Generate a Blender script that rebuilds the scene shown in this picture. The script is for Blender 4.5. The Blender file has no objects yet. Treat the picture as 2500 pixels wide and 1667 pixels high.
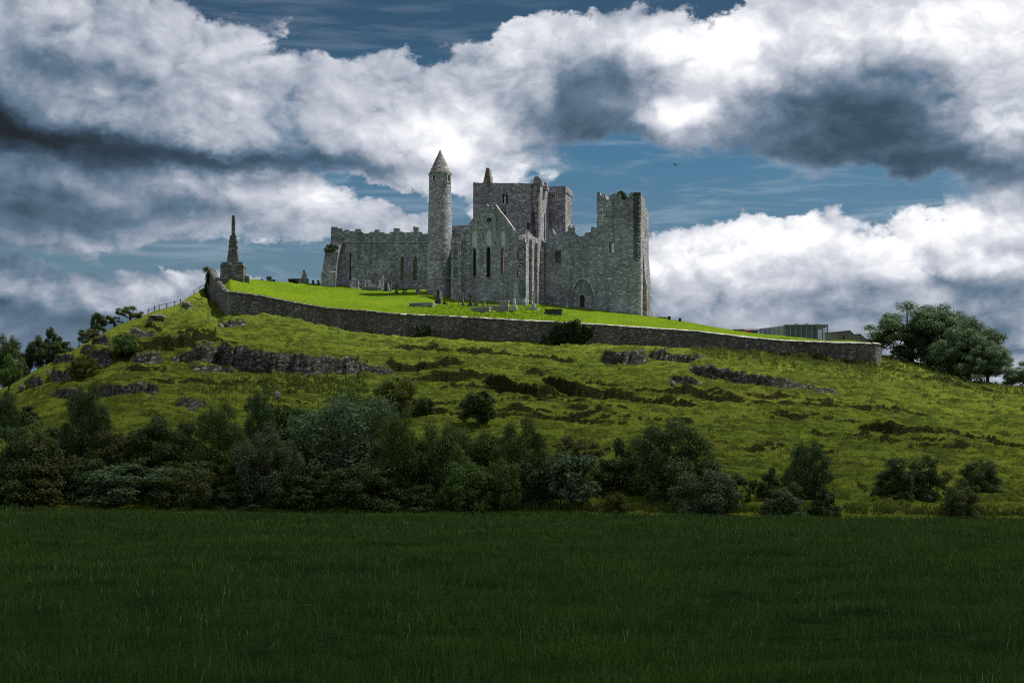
import bpy, bmesh, math, random
import numpy as np
from mathutils import Vector, Matrix
from mathutils.geometry import tessellate_polygon

SC = bpy.context.scene
COL = SC.collection
F, CH, UC, VH = 3276.0, 3.0, 1250.0, 1157.0      # focal length and horizon of the lens, eye height

# ------------------------------------------------------------------ camera
cam_d = bpy.data.cameras.new('camera')
cam_d.sensor_width = 36.0
cam_d.lens = F / 2500.0 * 36.0
cam_d.shift_y = (VH - 833.5) / 2500.0
cam_d.clip_start, cam_d.clip_end = 0.5, 20000.0
cam = bpy.data.objects.new('camera', cam_d)
cam.location = (0, 0, CH)
cam.rotation_euler = (math.radians(90), 0, 0)
COL.objects.link(cam)
SC.camera = cam

# ------------------------------------------------------------------ sun, exposure
SUN_AZ, SUN_EL = math.radians(66.0), math.radians(60.0)     # azimuth from +Y towards +X
SUN = Vector((math.sin(SUN_AZ) * math.cos(SUN_EL), math.cos(SUN_AZ) * math.cos(SUN_EL), math.sin(SUN_EL)))
sl = bpy.data.lights.new('sun', 'SUN')
sl.energy, sl.angle, sl.color = 5.0, math.radians(0.53), (1.0, 0.94, 0.84)
so = bpy.data.objects.new('sun', sl)
so.rotation_euler = SUN.to_track_quat('Z', 'Y').to_euler()
so.location = (60, 40, 200)
COL.objects.link(so)
SC.view_settings.view_transform = 'Standard'
SC.view_settings.look = 'None'
SC.view_settings.exposure = 0.15
SC.view_settings.gamma = 1.0
SC.render.engine = 'CYCLES'
SC.cycles.use_denoising = False
SC.cycles.filter_width = 1.1
SC.cycles.max_bounces = 6
SC.cycles.diffuse_bounces = 3
SC.cycles.transparent_max_bounces = 12
SC.cycles.use_adaptive_sampling = True
SC.cycles.adaptive_threshold = 0.01


# ------------------------------------------------------------------ node helpers
class NT:
    def __init__(self, tree):
        self.t = tree
        tree.nodes.clear()

    def n(self, typ, **kw):
        nd = self.t.nodes.new(typ)
        for k, v in kw.items():
            setattr(nd, k, v)
        return nd

    def put(self, sock, v):
        if v is None:
            return
        if isinstance(v, bpy.types.NodeSocket):
            self.t.links.new(v, sock)
        elif isinstance(v, (tuple, list)) and sock.type == 'RGBA' and len(v) == 3:
            sock.default_value = (*v, 1.0)
        else:
            sock.default_value = v

    def m(self, op, a, b=None, c=None, clamp=False):
        nd = self.n('ShaderNodeMath', operation=op, use_clamp=clamp)
        for i, v in enumerate((a, b, c)):
            self.put(nd.inputs[i], v)
        return nd.outputs[0]

    def vm(self, op, a, b=None, c=None, out=0):
        nd = self.n('ShaderNodeVectorMath', operation=op)
        for i, v in enumerate((a, b, c)):
            self.put(nd.inputs[i], v)
        return nd.outputs['Value'] if op in ('DOT_PRODUCT', 'LENGTH', 'DISTANCE') else nd.outputs[0]

    def scale(self, a, s):
        nd = self.n('ShaderNodeVectorMath', operation='SCALE')
        self.put(nd.inputs[0], a)
        self.put(nd.inputs['Scale'], s)
        return nd.outputs[0]

    def noise(self, vec, scale, detail=4, rough=0.5, dist=0.0, lac=2.0, color=False):
        nd = self.n('ShaderNodeTexNoise')
        self.put(nd.inputs['Vector'], vec)
        self.put(nd.inputs['Scale'], scale)
        nd.inputs['Detail'].default_value = detail
        nd.inputs['Roughness'].default_value = rough
        nd.inputs['Distortion'].default_value = dist
        nd.inputs['Lacunarity'].default_value = lac
        return nd.outputs['Color' if color else 'Fac']

    def voronoi(self, vec, scale, feature='F1', rnd=1.0, out='Distance'):
        nd = self.n('ShaderNodeTexVoronoi', feature=feature)
        self.put(nd.inputs['Vector'], vec)
        self.put(nd.inputs['Scale'], scale)
        nd.inputs['Randomness'].default_value = rnd
        return nd.outputs[out]

    def ramp(self, fac, stops, interp='LINEAR'):
        nd = self.n('ShaderNodeValToRGB')
        cr = nd.color_ramp
        cr.interpolation = interp
        while len(cr.elements) < len(stops):
            cr.elements.new(0.5)
        for e, (p, c) in zip(cr.elements, stops):
            e.position = p
            e.color = (*c, 1.0) if isinstance(c, (tuple, list)) else (c, c, c, 1.0)
        self.put(nd.inputs[0], fac)
        return nd.outputs[0]

    def step(self, x, lo, hi, a=0.0, b=1.0):
        nd = self.n('ShaderNodeMapRange', interpolation_type='SMOOTHSTEP')
        for i, v in enumerate((x, lo, hi, a, b)):
            self.put(nd.inputs[i], v)
        return nd.outputs[0]

    def mix(self, fac, a, b, mode='MIX'):
        nd = self.n('ShaderNodeMix', data_type='RGBA', blend_type=mode)
        self.put(nd.inputs[0], fac)
        self.put(nd.inputs[6], a)
        self.put(nd.inputs[7], b)
        return nd.outputs[2]


# ------------------------------------------------------------------ sky
def px2ang(u, v):
    x, y, z = (u - UC) / F, 1.0, (VH - v) / F
    return math.degrees(math.atan2(x, y)), math.degrees(math.atan2(z, math.hypot(x, y)))


def build_world():
    w = bpy.data.worlds.new('World')
    SC.world = w
    w.use_nodes = True
    N = NT(w.node_tree)
    tc = N.n('ShaderNodeTexCoord').outputs['Generated']
    d = N.vm('NORMALIZE', tc)
    sx = N.n('ShaderNodeSeparateXYZ')
    N.put(sx.inputs[0], d)
    X, Y, Z = sx.outputs
    az = N.m('MULTIPLY', N.m('ARCTAN2', X, Y), 57.29578)
    el = N.m('MULTIPLY', N.m('ARCSINE', Z), 57.29578)
    # domain warp so that the cloud masses get billowing outlines
    ds = N.vm('MULTIPLY', d, (1.0, 1.0, 1.45))
    wn = N.noise(ds, 8.0, 7, 0.62, color=True)
    wv = N.vm('SUBTRACT', wn, (0.5, 0.5, 0.5))
    cmb = N.n('ShaderNodeCombineXYZ')
    N.put(cmb.inputs[0], az)
    N.put(cmb.inputs[1], el)
    p0 = cmb.outputs[0]
    p = N.vm('MULTIPLY_ADD', wv, (10.0, 6.5, 0.0), p0)

    def field(blobs, start, pos):
        acc = start
        for (u, v, ru, rv, a) in blobs:
            cx, cy = px2ang(u, v)
            ax, ay = ru / F * 57.3, rv / F * 57.3
            q = N.vm('MULTIPLY_ADD', pos, (1 / ax, 1 / ay, 0), (-cx / ax, -cy / ay, 0))
            r2 = N.vm('DOT_PRODUCT', q, q)
            g = N.m('POWER', 0.3679, r2)
            acc = N.m('MULTIPLY_ADD', g, a, acc)
        return acc

    gaps = SKY_GAPS
    lights = SKY_LIGHTS
    # billows: creased noise, warped; evaluated twice, the second time towards the sun, for the lit and shaded sides of each billow
    wq = N.vm('MULTIPLY_ADD', wv, (0.055, 0.055, 0.055), ds)

    def billow(vec):
        b1 = N.m('ABSOLUTE', N.m('SUBTRACT', N.noise(vec, 11.0, 2, 0.5), 0.5))
        b2 = N.m('ABSOLUTE', N.m('SUBTRACT', N.noise(vec, 27.0, 2, 0.5), 0.5))
        b3 = N.m('ABSOLUTE', N.m('SUBTRACT', N.noise(vec, 64.0, 3, 0.6), 0.5))
        return N.m('MULTIPLY_ADD', b3, 0.22, N.m('MULTIPLY_ADD', b2, 0.45, b1))
    q1 = billow(wq)
    q2 = billow(N.vm('ADD', wq, (0.006, 0.0, 0.012)))
    n1 = N.noise(ds, 7.0, 6, 0.55, 0.2)
    n3 = N.noise(ds, 30.0, 6, 0.66, 0.3)
    dens = field(gaps, 0.30, p)
    dens = N.m('MULTIPLY_ADD', N.m('SUBTRACT', n1, 0.5), 0.80, dens)
    dens = N.m('MULTIPLY_ADD', N.m('SUBTRACT', q1, 0.16), 0.75, dens)
    dens = N.m('MULTIPLY_ADD', N.m('SUBTRACT', n3, 0.5), 0.26, dens)
    # undersides melt softly into the blue, tops stay crisp
    soft = field(SKY_SOFT, 0.0, p0)
    alpha = N.step(dens, N.m('SUBTRACT', -0.03, N.m('MULTIPLY', soft, 0.8)), N.m('ADD', 0.16, soft))
    pb = N.vm('MULTIPLY_ADD', wv, (6.5, 4.2, 0.0), p0)
    b0 = field(lights, 0.57, pb)
    wt = N.step(b0, 0.10, 0.62, 0.22, 1.0)
    relief = N.m('SUBTRACT', q1, q2)
    det = N.m('MULTIPLY', relief, 1.15)
    det = N.m('MULTIPLY_ADD', N.m('SUBTRACT', q1, 0.16), 0.55, det)
    det = N.m('MULTIPLY_ADD', N.m('SUBTRACT', n1, 0.5), 0.50, det)
    det = N.m('MULTIPLY_ADD', N.m('SUBTRACT', n3, 0.5), 0.14, det)
    br = N.m('MULTIPLY_ADD', det, wt, b0)
    edge = N.step(dens, 0.04, 0.28, 0.06, 0.0)
    br = N.m('ADD', br, edge)
    ccol = N.ramp(br, [(0.0, (0.016, 0.021, 0.026)), (0.18, (0.046, 0.078, 0.120)), (0.34, (0.125, 0.182, 0.258)), (0.54, (0.315, 0.355, 0.43)),
                       (0.78, (0.575, 0.60, 0.665)), (1.0, (0.90, 0.905, 0.93))])
    sky = N.n('ShaderNodeTexSky', sky_type='NISHITA')
    sky.sun_disc = False
    sky.sun_elevation = SUN_EL
    sky.sun_rotation = SUN_AZ
    sky.altitude, sky.air_density, sky.dust_density, sky.ozone_density = 100.0, 1.0, 0.4, 2.5
    # deep blue seen between the clouds, a little darker higher up; thin streaky veil low down
    tint = N.ramp(N.m('MULTIPLY', el, 1 / 25.0), [(0.0, (0.46, 0.45, 0.42)), (0.36, (0.40, 0.47, 0.46)), (0.56, (0.26, 0.46, 0.50)),
                                                  (0.72, (0.20, 0.29, 0.31)), (1.0, (0.18, 0.25, 0.27))])
    blue = N.mix(1.0, N.scale(sky.outputs[0], 0.10), tint, 'MULTIPLY')
    st = N.noise(N.vm('MULTIPLY', d, (7.0, 7.0, 60.0)), 1.6, 6, 0.6, 0.6)
    veil = N.m('MULTIPLY', N.step(st, 0.46, 0.74), N.step(el, 26.0, 6.0))
    blue = N.mix(N.m('MULTIPLY', veil, 0.45), blue, (0.42, 0.50, 0.58))
    col = N.mix(alpha, blue, ccol)
    bg = N.n('ShaderNodeBackground')
    N.put(bg.inputs[0], col)
    bg.inputs[1].default_value = 1.0
    out = N.n('ShaderNodeOutputWorld')
    N.put(out.inputs[0], bg.outputs[0])
    w.cycles.sampling_method = 'MANUAL'
    w.cycles.sample_map_resolution = 512


# openings of blue sky between the clouds and the broad light and shade of the cloud masses (azimuth and elevation on the sky)
SKY_SOFT = [(1600, 395, 260, 45, 0.16), (1950, 440, 300, 40, 0.20), (2300, 465, 250, 30, 0.20), (880, 395, 160, 20, 0.14), (550, 575, 300, 25, 0.12), (800, 690, 300, 30, 0.12)]
SKY_GAPS = [
    (560, -35, 190, 42, -0.7), (760, 45, 90, 50, -0.50), (905, 30, 150, 55, -0.65), (1120, -15, 220, 55, -0.85), (1320, -25, 200, 50, -0.85),
    (1560, -50, 150, 40, -0.7), (1735, 0, 60, 60, -0.7), (1000, 95, 50, 30, -0.22), (700, 90, 45, 35, -0.22),
    (1520, 470, 130, 75, -0.75), (1720, 485, 220, 62, -0.8), (1980, 515, 230, 45, -0.75), (2220, 505, 160, 38, -0.6), (1440, 530, 100, 80, -0.65), (1640, 540, 150, 45, -0.4),
    (890, 412, 90, 24, -0.42), (985, 450, 75, 42, -0.6), (1125, 505, 60, 70, -0.6),
    (480, 600, 230, 28, -0.42), (820, 630, 210, 50, -0.65), (640, 620, 200, 45, -0.40), (150, 615, 160, 18, -0.22), (1000, 640, 150, 60, -0.3),
    (700, 672, 190, 20, -0.22), (330, 750, 80, 10, -0.1), (-600, 500, 300, 60, -0.6), (3200, 500, 300, 60, -0.6), (-500, -150, 400, 100, -0.5),
    (3000, -200, 300, 100, -0.6),
]
SKY_LIGHTS = [
    (640, 140, 330, 100, 0.20), (420, 300, 380, 45, 0.14), (1060, 270, 200, 70, 0.26), (1190, 350, 150, 80, 0.36), (1350, 430, 100, 55, 0.48),
    (1270, 90, 220, 70, 0.12), (1500, 90, 160, 50, 0.16), (1750, 160, 150, 110, 0.34), (1690, 275, 80, 45, 0.40), (2050, 70, 330, 85, 0.36), (2420, 90, 180, 140, 0.33),
    (2460, 275, 130, 50, 0.42), (760, 465, 230, 48, 0.34), (560, 440, 130, 28, 0.12), (1900, 610, 380, 45, 0.34), (2330, 565, 260, 50, 0.42), (1700, 640, 140, 40, 0.28),
    (2480, 640, 130, 40, 0.2), (240, 690, 160, 26, 0.10), (430, 690, 120, 22, 0.16), (2350, 500, 130, 22, 0.2),
    (110, 358, 480, 70, -0.30), (0, 335, 280, 60, -0.22), (520, 364, 330, 28, -0.26), (830, 372, 220, 20, -0.20), (0, 260, 130, 50, -0.15),
    (270, 500, 120, 38, -0.28), (40, 500, 110, 45, -0.28), (500, 500, 90, 26, -0.24), (120, 560, 250, 30, -0.12), (250, 190, 150, 50, -0.20), (60, 150, 110, 50, -0.20), (380, 235, 110, 50, -0.18),
    (1460, 215, 130, 60, -0.24), (1390, 300, 190, 80, -0.28), (1560, 330, 150, 45, -0.18), (2010, 245, 210, 80, -0.20), (2130, 345, 360, 95, -0.32), (2350, 415, 300, 55, -0.24), (1900, 395, 130, 35, -0.12),
    (2250, 230, 90, 80, -0.20), (2400, 695, 200, 32, -0.22), (2050, 730, 420, 36, -0.06), (1900, 690, 220, 30, 0.16), (2250, 660, 200, 30, 0.12), (2050, 770, 200, 25, 0.10), (1680, 720, 120, 30, 0.10), (1750, 765, 300, 36, -0.05), (2300, 800, 300, 60, -0.10),
    (150, 742, 260, 26, -0.20), (80, 850, 300, 70, -0.24), (330, 785, 200, 30, -0.18), (60, 640, 200, 40, -0.18),
    (-400, 600, 400, 300, -0.15), (2900, 700, 300, 250, -0.1),
]
build_world()


# ------------------------------------------------------------------ building helpers
def zof(u, v, d):
    return CH + (VH - v) / F * d


def xof(u, d):
    return (u - UC) / F * d


def P(u, v, d):
    return Vector((xof(u, d), d, zof(u, v, d)))


def tag(o, label=None, cat=None, group=None, kind=None):
    if label:
        o['label'] = label
    if cat:
        o['category'] = cat
    if group:
        o['group'] = group
    if kind:
        o['kind'] = kind
    return o


def empty(name, loc=(0, 0, 0), rz=0.0):
    o = bpy.data.objects.new(name, None)
    o.empty_display_size = 0.5
    o.location = loc
    o.rotation_euler = (0, 0, rz)
    COL.objects.link(o)
    return o


def link(name, me, mat=None, parent=None):
    if mat is not None and not me.materials:
        me.materials.append(mat)
    o = bpy.data.objects.new(name, me)
    COL.objects.link(o)
    if parent is not None:
        o.parent = parent
    return o


def mesh_np(name, co, quads=None, tris=None, smooth=False):
    """mesh from numpy arrays of vertices, quads and triangles"""
    me = bpy.data.meshes.new(name)
    co = np.asarray(co, dtype=np.float32)
    me.vertices.add(len(co))
    me.vertices.foreach_set('co', co.ravel())
    loops, starts, tot = [], [], 0
    for arr, k in ((quads, 4), (tris, 3)):
        if arr is None or len(arr) == 0:
            continue
        arr = np.asarray(arr, dtype=np.int32)
        loops.append(arr.ravel())
        starts.append(tot + np.arange(len(arr), dtype=np.int32) * k)
        tot += arr.size
    loops = np.concatenate(loops)
    starts = np.concatenate(starts)
    me.loops.add(len(loops))
    me.loops.foreach_set('vertex_index', loops)
    me.polygons.add(len(starts))
    me.polygons.foreach_set('loop_start', starts)
    if smooth:
        me.polygons.foreach_set('use_smooth', np.ones(len(starts), dtype=bool))
    me.update(calc_edges=True)
    return me


class MB:
    """collects vertices and faces of one mesh"""

    def __init__(self):
        self.v, self.f = [], []

    def add(self, vs, fs):
        b = len(self.v)
        self.v += [tuple(x) for x in vs]
        self.f += [tuple(i + b for i in f) for f in fs]

    def box(self, lo, hi, mat=None, top=1.0):
        (x0, y0, z0), (x1, y1, z1) = lo, hi
        cx, cy = (x0 + x1) / 2, (y0 + y1) / 2
        vs = [(x0, y0, z0), (x1, y0, z0), (x1, y1, z0), (x0, y1, z0)]
        vs += [(cx + (x - cx) * top, cy + (y - cy) * top, z1) for x, y, _ in vs]
        if mat is not None:
            vs = [mat @ Vector(v) for v in vs]
        self.add(vs, [(0, 3, 2, 1), (4, 5, 6, 7), (0, 1, 5, 4), (1, 2, 6, 5), (2, 3, 7, 6), (3, 0, 4, 7)])

    def tube(self, pts, rad, n=6):
        """tapered tube through points, one radius per point"""
        rings = []
        for i, p in enumerate(pts):
            a = Vector(pts[max(i - 1, 0)])
            b = Vector(pts[min(i + 1, len(pts) - 1)])
            t = (b - a).normalized()
            s = t.cross(Vector((0.31, 0.95, 0.05))).normalized()
            w = t.cross(s)
            rings.append([Vector(p) + (s * math.cos(k * 2 * math.pi / n) + w * math.sin(k * 2 * math.pi / n)) * rad[i] for k in range(n)])
        vs = [v for r in rings for v in r]
        fs = []
        for i in range(len(pts) - 1):
            for k in range(n):
                fs.append((i * n + k, i * n + (k + 1) % n, (i + 1) * n + (k + 1) % n, (i + 1) * n + k))
        fs.append(tuple(reversed(range(n))))
        fs.append(tuple((len(pts) - 1) * n + k for k in range(n)))
        self.add(vs, fs)

    def lathe(self, prof, n=32, c=(0, 0), jit=0.0, rng=None):
        """prof: list of (radius, z)"""
        vs, fs = [], []
        for r, z in prof:
            for k in range(n):
                a = 2 * math.pi * k / n
                rr = r * (1 + (rng.uniform(-jit, jit) if rng else 0))
                vs.append((c[0] + rr * math.cos(a), c[1] + rr * math.sin(a), z))
        for i in range(len(prof) - 1):
            for k in range(n):
                fs.append((i * n + k, i * n + (k + 1) % n, (i + 1) * n + (k + 1) % n, (i + 1) * n + k))
        fs.append(tuple(reversed(range(n))))
        fs.append(tuple((len(prof) - 1) * n + k for k in range(n)))
        self.add(vs, fs)

    def mesh(self, name, smooth=False):
        me = bpy.data.meshes.new(name)
        me.from_pydata(self.v, [], self.f)
        if smooth:
            me.polygons.foreach_set('use_smooth', np.ones(len(me.polygons), dtype=bool))
        me.update()
        return me

    def build(self, name, mat, parent=None, smooth=False):
        return link(name, self.mesh(name, smooth), mat, parent)


# 2-D gradient noise on numpy arrays
def _hash(ix, iy, seed):
    h = (ix.astype(np.int64) * 374761393 + iy.astype(np.int64) * 668265263 + seed * 974711) & 0xffffffff
    h = ((h ^ (h >> 13)) * 1274126177) & 0xffffffff
    return (h ^ (h >> 16)) & 0xffffffff


def gnoise(x, y, seed=0):
    x, y = np.broadcast_arrays(np.asarray(x, float), np.asarray(y, float))
    ix, iy = np.floor(x), np.floor(y)
    fx, fy = x - ix, y - iy
    sx, sy = fx * fx * fx * (fx * (fx * 6 - 15) + 10), fy * fy * fy * (fy * (fy * 6 - 15) + 10)

    def g(dx, dy):
        a = _hash(ix + dx, iy + dy, seed) / 4294967296.0 * 2 * np.pi
        return np.cos(a) * (fx - dx) + np.sin(a) * (fy - dy)
    a = g(0, 0) + (g(1, 0) - g(0, 0)) * sx
    b = g(0, 1) + (g(1, 1) - g(0, 1)) * sx
    return (a + (b - a) * sy) * 1.4


def fbm(x, y, oct=4, seed=0, rough=0.5):
    s, a = 0.0, 1.0
    for i in range(oct):
        s = s + a * gnoise(x * 2 ** i, y * 2 ** i, seed + i * 17)
        a *= rough
    return s


# ------------------------------------------------------------------ terrain: foot of the hill, slope, wall line, lawn, plateau, back slope
#        u     d2   v2     d3    v3     d4   v4    d5   dz5
TER = [(-900, 138, 1172, 150, 1166, 160, 1168, 230, -7), (-200, 168, 1062, 180, 1034, 190, 1036, 250, -12), (-50, 176, 1002, 188, 974, 198, 976, 260, -16),
       (30, 180, 966, 192, 938, 202, 940, 262, -17), (80, 183, 936, 195, 908, 205, 910, 264, -17), (130, 186, 908, 198, 882, 208, 884, 266, -17),
       (180, 190, 878, 202, 853, 212, 855, 268, -17), (230, 194, 852, 206, 827, 216, 829, 270, -17), (270, 198, 826, 209, 803, 220, 805, 272, -17),
       (320, 205, 804, 217, 782, 227, 784, 276, -17), (380, 214, 780, 226, 759, 236, 761, 280, -17), (430, 226, 764, 238, 746, 248, 747, 290, -17),
       (470, 240, 740, 250, 720, 258, 721, 300, -17), (498, 254, 724, 262, 702, 268, 703, 310, -16),
       (506, 265, 712, 266, 676, 276, 679, 320, -6), (512, 262, 724, 263, 672, 274, 677, 320, -4), (537, 247, 752, 248, 699, 262, 678, 320, -2),
       (562, 232, 768, 233, 717, 250, 676, 320, -1.5),
       (610, 231.3, 769, 232.3, 722, 256, 681, 320, -1.5), (671, 230.4, 771, 231.4, 733, 264, 687, 320, -1), (727, 229.6, 780, 230.6, 745, 268, 690, 320, -.5),
       (801, 228.6, 799, 229.6, 757, 271, 694, 320, -.5), (880, 227.5, 812, 228.5, 763, 270, 699, 320, -.5), (960, 226, 820, 227, 771, 270, 702, 320, -.5),
       (1037, 225, 824, 226, 774, 267, 707, 320, -.5), (1110, 224, 827, 225, 777, 260, 727, 320, -.5), (1250, 222, 834, 223, 785, 257, 737, 320, 0),
       (1331, 221, 838, 222, 789, 261, 744, 320, -.5), (1449, 219.6, 841, 220.6, 796, 262, 755, 320, -.5), (1560, 218.7, 845, 219.7, 803, 260, 769, 310, -1),
       (1600, 218.3, 847, 219.3, 806, 258, 774, 304, -2), (1674, 217.7, 851, 218.7, 812, 252, 785, 298, -3), (1756, 217, 858, 218, 820, 246, 800, 292, -3),
       (1832, 216.5, 867, 217.5, 829, 240, 812, 288, -3), (1968, 215.6, 880, 216.6, 839, 232, 825, 285, -3), (2033, 215.2, 886, 216.2, 841, 226, 834, 285, -3),
       (2137, 215, 897, 216, 846, 224, 842, 285, -3), (2141, 215, 897, 216, 846, 224, 842, 285, -3),
       (2150, 215, 898, 225, 882, 242, 867, 290, -9), (2195, 213, 905, 225, 889, 242, 872, 288, -9), (2247, 212, 917, 222, 903, 238, 886, 285, -9),
       (2299, 210, 932, 218, 921, 230, 908, 280, -9), (2359, 206, 948, 213, 938, 222, 928, 275, -9), (2500, 200, 967, 206, 957, 212, 945, 265, -8),
       (2700, 190, 990, 196, 978, 202, 968, 250, -8), (3400, 150, 1080, 155, 1072, 160, 1070, 220, -6)]
TER = np.array(TER, float)

# rock ledges across the slope: foot points (u, v) with the height of the face in the same units
LEDGES = [
    [(330, 862, 4), (400, 861, 27), (520, 854, 27), (590, 845, 6)],
    [(418, 884, 3), (450, 888, 20), (537, 900, 44), (600, 908, 46), (668, 911, 42), (787, 915, 38), (870, 917, 30), (942, 919, 17), (965, 919, 2)],
    [(470, 866, 2), (478, 867, 14), (538, 865, 12), (545, 864, 2)], [(462, 906, 2), (480, 908, 14), (560, 912, 13), (590, 914, 2)],
    [(940, 911, 2), (955, 911, 20), (1050, 912, 22), (1110, 911, 18), (1138, 909, 2)], [(985, 932, 4), (1040, 934, 15), (1120, 934, 20), (1165, 930, 20), (1200, 926, 3)],
    [(1040, 950, 2), (1090, 952, 6), (1150, 948, 9), (1215, 958, 8), (1250, 968, 2)],
    [(1172, 944, 3), (1200, 952, 22), (1245, 967, 35), (1310, 977, 28), (1350, 979, 16), (1388, 982, 2)], [(1315, 978, 2), (1340, 980, 8), (1385, 983, 2)],
    [(1325, 934, 3), (1345, 950, 20), (1380, 970, 36), (1408, 977, 37), (1470, 975, 20), (1560, 984, 11), (1620, 990, 9), (1680, 996, 12), (1722, 998, 2)],
    [(1283, 916, 2), (1300, 920, 10), (1340, 921, 8), (1365, 922, 2)],
    [(1470, 880, 3), (1480, 886, 22), (1530, 890, 27), (1573, 888, 24), (1579, 886, 2)], [(1578, 874, 3), (1600, 879, 20), (1650, 884, 17), (1700, 890, 16), (1727, 892, 3)],
    [(1682, 905, 3), (1700, 914, 18), (1750, 929, 30), (1800, 938, 28), (1850, 943, 24), (1940, 953, 15), (2010, 958, 10), (2078, 963, 2)],
    [(1635, 930, 3), (1650, 938, 16), (1690, 946, 21), (1728, 948, 3)], [(1830, 1012, 2), (1870, 1018, 6), (1955, 1028, 9), (1975, 1030, 2)],
    [(2085, 1048, 2), (2110, 1056, 12), (2180, 1069, 24), (2250, 1070, 19), (2300, 1071, 17), (2400, 1081, 12), (2490, 1098, 10), (2600, 1110, 8), (2680, 1115, 1)],
    [(2235, 1090, 2), (2260, 1093, 10), (2340, 1097, 10), (2368, 1098, 2)], [(2198, 1094, 2), (2220, 1097, 8), (2240, 1098, 2)],
    [(112, 970, 2), (140, 969, 13), (186, 966, 15), (194, 965, 2)], [(218, 965, 2), (250, 966, 18), (300, 966, 20), (340, 966, 22), (384, 964, 20), (390, 963, 2)],
    [(428, 996, 2), (445, 998, 18), (480, 998, 20), (502, 996, 3)], [(130, 884, 3), (140, 886, 18), (178, 886, 20), (184, 884, 2)],
    [(198, 862, 3), (210, 864, 18), (262, 864, 20), (272, 862, 3)], [(216, 890, 4), (225, 893, 28), (265, 894, 30), (275, 890, 4)],
    [(124, 928, 4), (132, 931, 24), (172, 931, 24), (178, 929, 3)], [(60, 944, 3), (72, 946, 17), (104, 944, 16), (110, 942, 2)],
    [(352, 811, 2), (362, 813, 12), (390, 813, 11), (396, 812, 2)], [(322, 825, 2), (335, 827, 15), (376, 827, 14), (384, 826, 2)],
    [(418, 822, 2), (440, 824, 10), (515, 822, 9), (527, 820, 2)], [(316, 892, 3), (330, 893, 14), (350, 894, 20), (392, 893, 18), (398, 892, 2)],
    [(310, 906, 2), (330, 908, 9), (400, 908, 8), (408, 907, 2)], [(270, 875, 3), (300, 878, 16), (340, 878, 14), (350, 876, 2)],
    [(532, 798, 2), (545, 800, 12), (590, 801, 13), (602, 800, 2)], [(350, 790, 2), (370, 790, 9), (398, 784, 8), (405, 782, 2)],
    [(440, 748, 2), (452, 752, 9), (468, 752, 9), (472, 748, 2)], [(2085, 868, 2), (2300, 925, 3), (2310, 926, 8), (2330, 930, 6), (2340, 932, 2)],
    [(2090, 1190, 2), (2110, 1198, 10), (2150, 1200, 10), (2160, 1200, 2)], [(2145, 1225, 2), (2170, 1230, 9), (2200, 1232, 6), (2215, 1232, 1)],
    [(2395, 1205, 2), (2420, 1212, 8), (2465, 1216, 6), (2480, 1216, 1)], [(690, 944, 2), (660, 0, 0)][:0],
]
LEDGES = [l for l in LEDGES if l]
_r = random.Random(17)
for _k in range(30):                            # thin grassy terrace lips that run along the contour
    _u, _v, _n = _r.uniform(200, 2250), _r.uniform(842, 1150), _r.randint(5, 10)
    _s = 0.03 if _u < 900 else 0.075
    _h = _r.uniform(5, 11)
    _st = _r.uniform(30, 75)
    LEDGES.append([(_u + _st * j, _v + _s * _st * j + _r.uniform(-3, 3), 1.0 if j in (0, _n - 1) else _h * _r.uniform(.6, 1.2)) for j in range(_n)])

cu = np.concatenate([np.arange(-900, -60, 28.0), np.arange(-60, 2560, 3.6), np.arange(2560, 3401, 28.0)])
cd = np.concatenate([np.arange(96, 214, 0.33), np.arange(214, 272, 0.5), np.arange(272, 330, 2.0), np.arange(330, 431, 10.0)])
NU, ND = len(cu), len(cd)


def meadow_z(x, y):
    return -0.0104 * x + 0.14 * fbm(x / 14.0, y / 9.0, 3, 91) + 0.05 * fbm(x / 2.5, y / 1.8, 2, 92)


def base_profile():
    col = [np.interp(cu, TER[:, 0], TER[:, k]) for k in range(9)]
    _, d2, v2, d3, v3, d4, v4, d5, dz5 = col
    z0 = -0.0104 * xof(cu, 100.0)
    z2, z3, z4 = zof(cu, v2, d2), zof(cu, v3, d3), zof(cu, v4, d4)
    Zg = np.zeros((NU, ND))
    for i in range(NU):
        zz = np.interp(cd, [96, 100, d2[i], d3[i], d4[i], d5[i], 430], [z0[i] - 0.1, z0[i], z2[i], z3[i], z4[i], z4[i] + dz5[i], -4.0])
        Zg[i] = zz
    return Zg, d2, d3


Zt, DW, DI = base_profile()
Xt = (cu[:, None] - UC) / F * cd[None, :]
Yt = np.broadcast_to(cd[None, :], Zt.shape).copy()
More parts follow.
